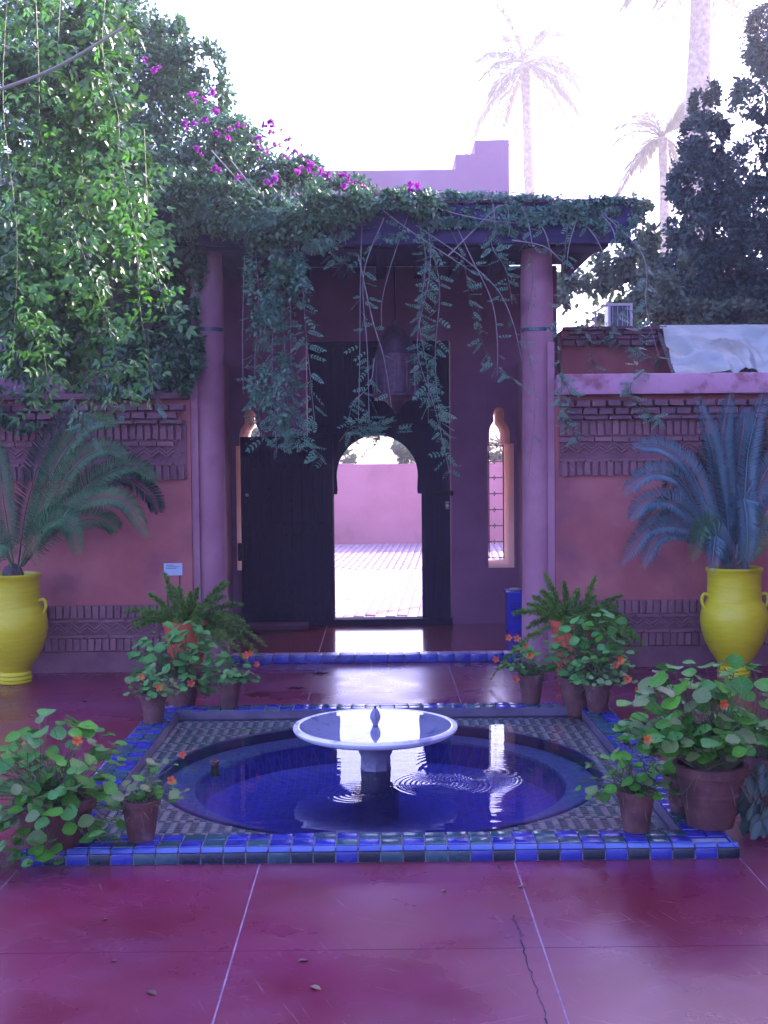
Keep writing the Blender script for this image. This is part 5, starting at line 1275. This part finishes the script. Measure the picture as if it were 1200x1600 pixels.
# ------------------------------------------------------------------ small things
sp = at(270, 889, 9.75)
t = thing('plant_sign', 'pale blue plant name card on two thin posts by the left fern', 'sign', (sp.x, 9.75, 0))
x0, x1, z0, z1 = X(256, 889, 9.75), X(285, 889, 9.75), Z(270, 899, 9.75), Z(270, 880, 9.75)
m = MB(); m.box(x0, x1, 9.745, 9.752, z0, z1); m.build('card', M['card'], t, bevel=.002)
for xx in (x0 + .02, x1 - .03):
    m = MB(); m.box(xx, xx + .012, 9.7525, 9.762, 0, z1 - .02); m.build('post', M['post'], t)
m = MB()
for k, (a, b) in enumerate(((.15, .55), (.15, .85), (.15, .7))): m.box(x0 + (x1 - x0) * a, x0 + (x1 - x0) * b, 9.7435, 9.7448, z1 - .018 - k * .013, z1 - .013 - k * .013)
m.build('print', M['ink'], t, kind='stuff')
# blue bin
bx = X(793, 950, 11.7); zb0, zb1 = .07, Z(800, 924, 11.7)
t = thing('blue_bin', 'blue plastic basket bin standing behind the right column', 'bin', (bx + .13, 11.8, .07))
hl = []
for i in range(8):
    for j in range(6):
        xa = bx + .045 + i * .024; za = zb0 + .12 + j * .028; hl.append([(xa, za), (xa + .013, za), (xa + .013, za + .018), (xa, za + .018)])
slab2d('front_panel', [(bx + .012, zb0), (bx + .258, zb0), (bx + .27, zb1 - .03), (bx, zb1 - .03)], hl, 11.70, 11.708, M['plastic'], t)
m = MB(); m.box(bx + .006, bx + .014, 11.709, 11.95, zb0, zb1 - .03); m.box(bx + .256, bx + .264, 11.709, 11.95, zb0, zb1 - .03); m.box(bx + .014, bx + .256, 11.942, 11.95, zb0, zb1 - .03); m.box(bx + .015, bx + .255, 11.709, 11.941, zb0, zb0 + .01)
m.build('body', M['plastic'], t)
m = MB(); m.box(bx - .012, bx + .282, 11.688, 11.965, zb1 - .0295, zb1); m.build('rim', M['plastic'], t, bevel=.006, smooth=True)
m = MB(); m.lathe([(.06, 0), (.07, .008), (.05, .02), (.01, .024)], (bx + .08, 11.8, zb1 + .001), 12, wob=.1); 
tag(m.build('paper_scrap', M['paperwhite'], None, smooth=True, origin=(bx + .08, 11.8, zb1)), 'crumpled white paper lying on top of the blue bin', 'paper')
# litter on floor
dl = mesh_np('dry_leaf', LT * np.array([1, 1, 1.6]), LF, M['debris'])
lit = [(158, 1437, 'pale curled leaf left of the foreground joint', .03), (262, 1378, 'small dark leaf near the pool front at left', .03), (182, 1502, 'tiny dark leaf on the cross joint at left', .03), (230, 1549, 'pale torn leaf in the left foreground', .045),
       (484, 1541, 'brown leaf lying right of the left joint', .05), (465, 1502, 'thin brown leaf by the cross joint', .045), (102, 1363, 'green fallen leaf in the shade of the left plant', .05), (22, 1377, 'tiny pale leaf at far left below the pool', .03),
       (452, 1352, 'small leaf against the pool front edge', .03), (690, 1393, 'dark speck of leaf right of centre', .03), (820, 1385, 'pale leaf beside the crack', .035), (128, 1095, 'dry leaf on the far left floor', .05)]
for (px, py, lb, s) in lit:
    o = bpy.data.objects.new('fallen_leaf', dl); COL.objects.link(o); p = gnd(px, py, .003)
    o.location = p; o.rotation_euler = (random.uniform(-.1, .1), random.uniform(-.1, .1), random.uniform(0, 6)); o.scale = (s, s, s); tag(o, lb, 'leaf', 'fallen leaves on the floor')
st_m = pm('wet_stain', (0.10, 0.008, 0.02), rough=.08)
for (px, py, rx, ry) in ((480, 1045, .16, .03), (500, 1052, .07, .02), (405, 1085, .09, .03), (462, 1075, .07, .02), (728, 1040, .10, .02)):
    p = gnd(px, py, .0016); m = MB(); vs = []
    for j in range(22):
        a = 2 * math.pi * j / 22; r_ = 1 + .3 * math.sin(j * 1.7 + px) + random.uniform(-.15, .15); vs.append((p.x + rx * r_ * math.cos(a), p.y + ry * 2.5 * r_ * math.sin(a), .0016))
    m.add(vs, [tuple(range(22))]); m.build('damp_patch', st_m, floor, origin=(p.x, p.y, 0))
print('objects', len(bpy.data.objects), 'tris~', sum(len(m_.polygons) for m_ in bpy.data.meshes))

# thin bright air between the camera and the far palms
hz = bpy.data.materials.new('haze'); hz.use_nodes = True
hn = hz.node_tree; hn.nodes.clear(); ho = hn.nodes.new('ShaderNodeOutputMaterial'); hv = hn.nodes.new('ShaderNodeVolumePrincipled')
hv.inputs['Color'].default_value = (0.93, 0.93, 1.0, 1); hv.inputs['Density'].default_value = HAZE; hv.inputs['Anisotropy'].default_value = 0.45
hn.links.new(hv.outputs[0], ho.inputs['Volume'])
m = MB(); m.box(-34, 38, -12, 72, ZG - 1.0, 27); m.build('haze', hz, None, kind='stuff', origin=(0, 20, 0))
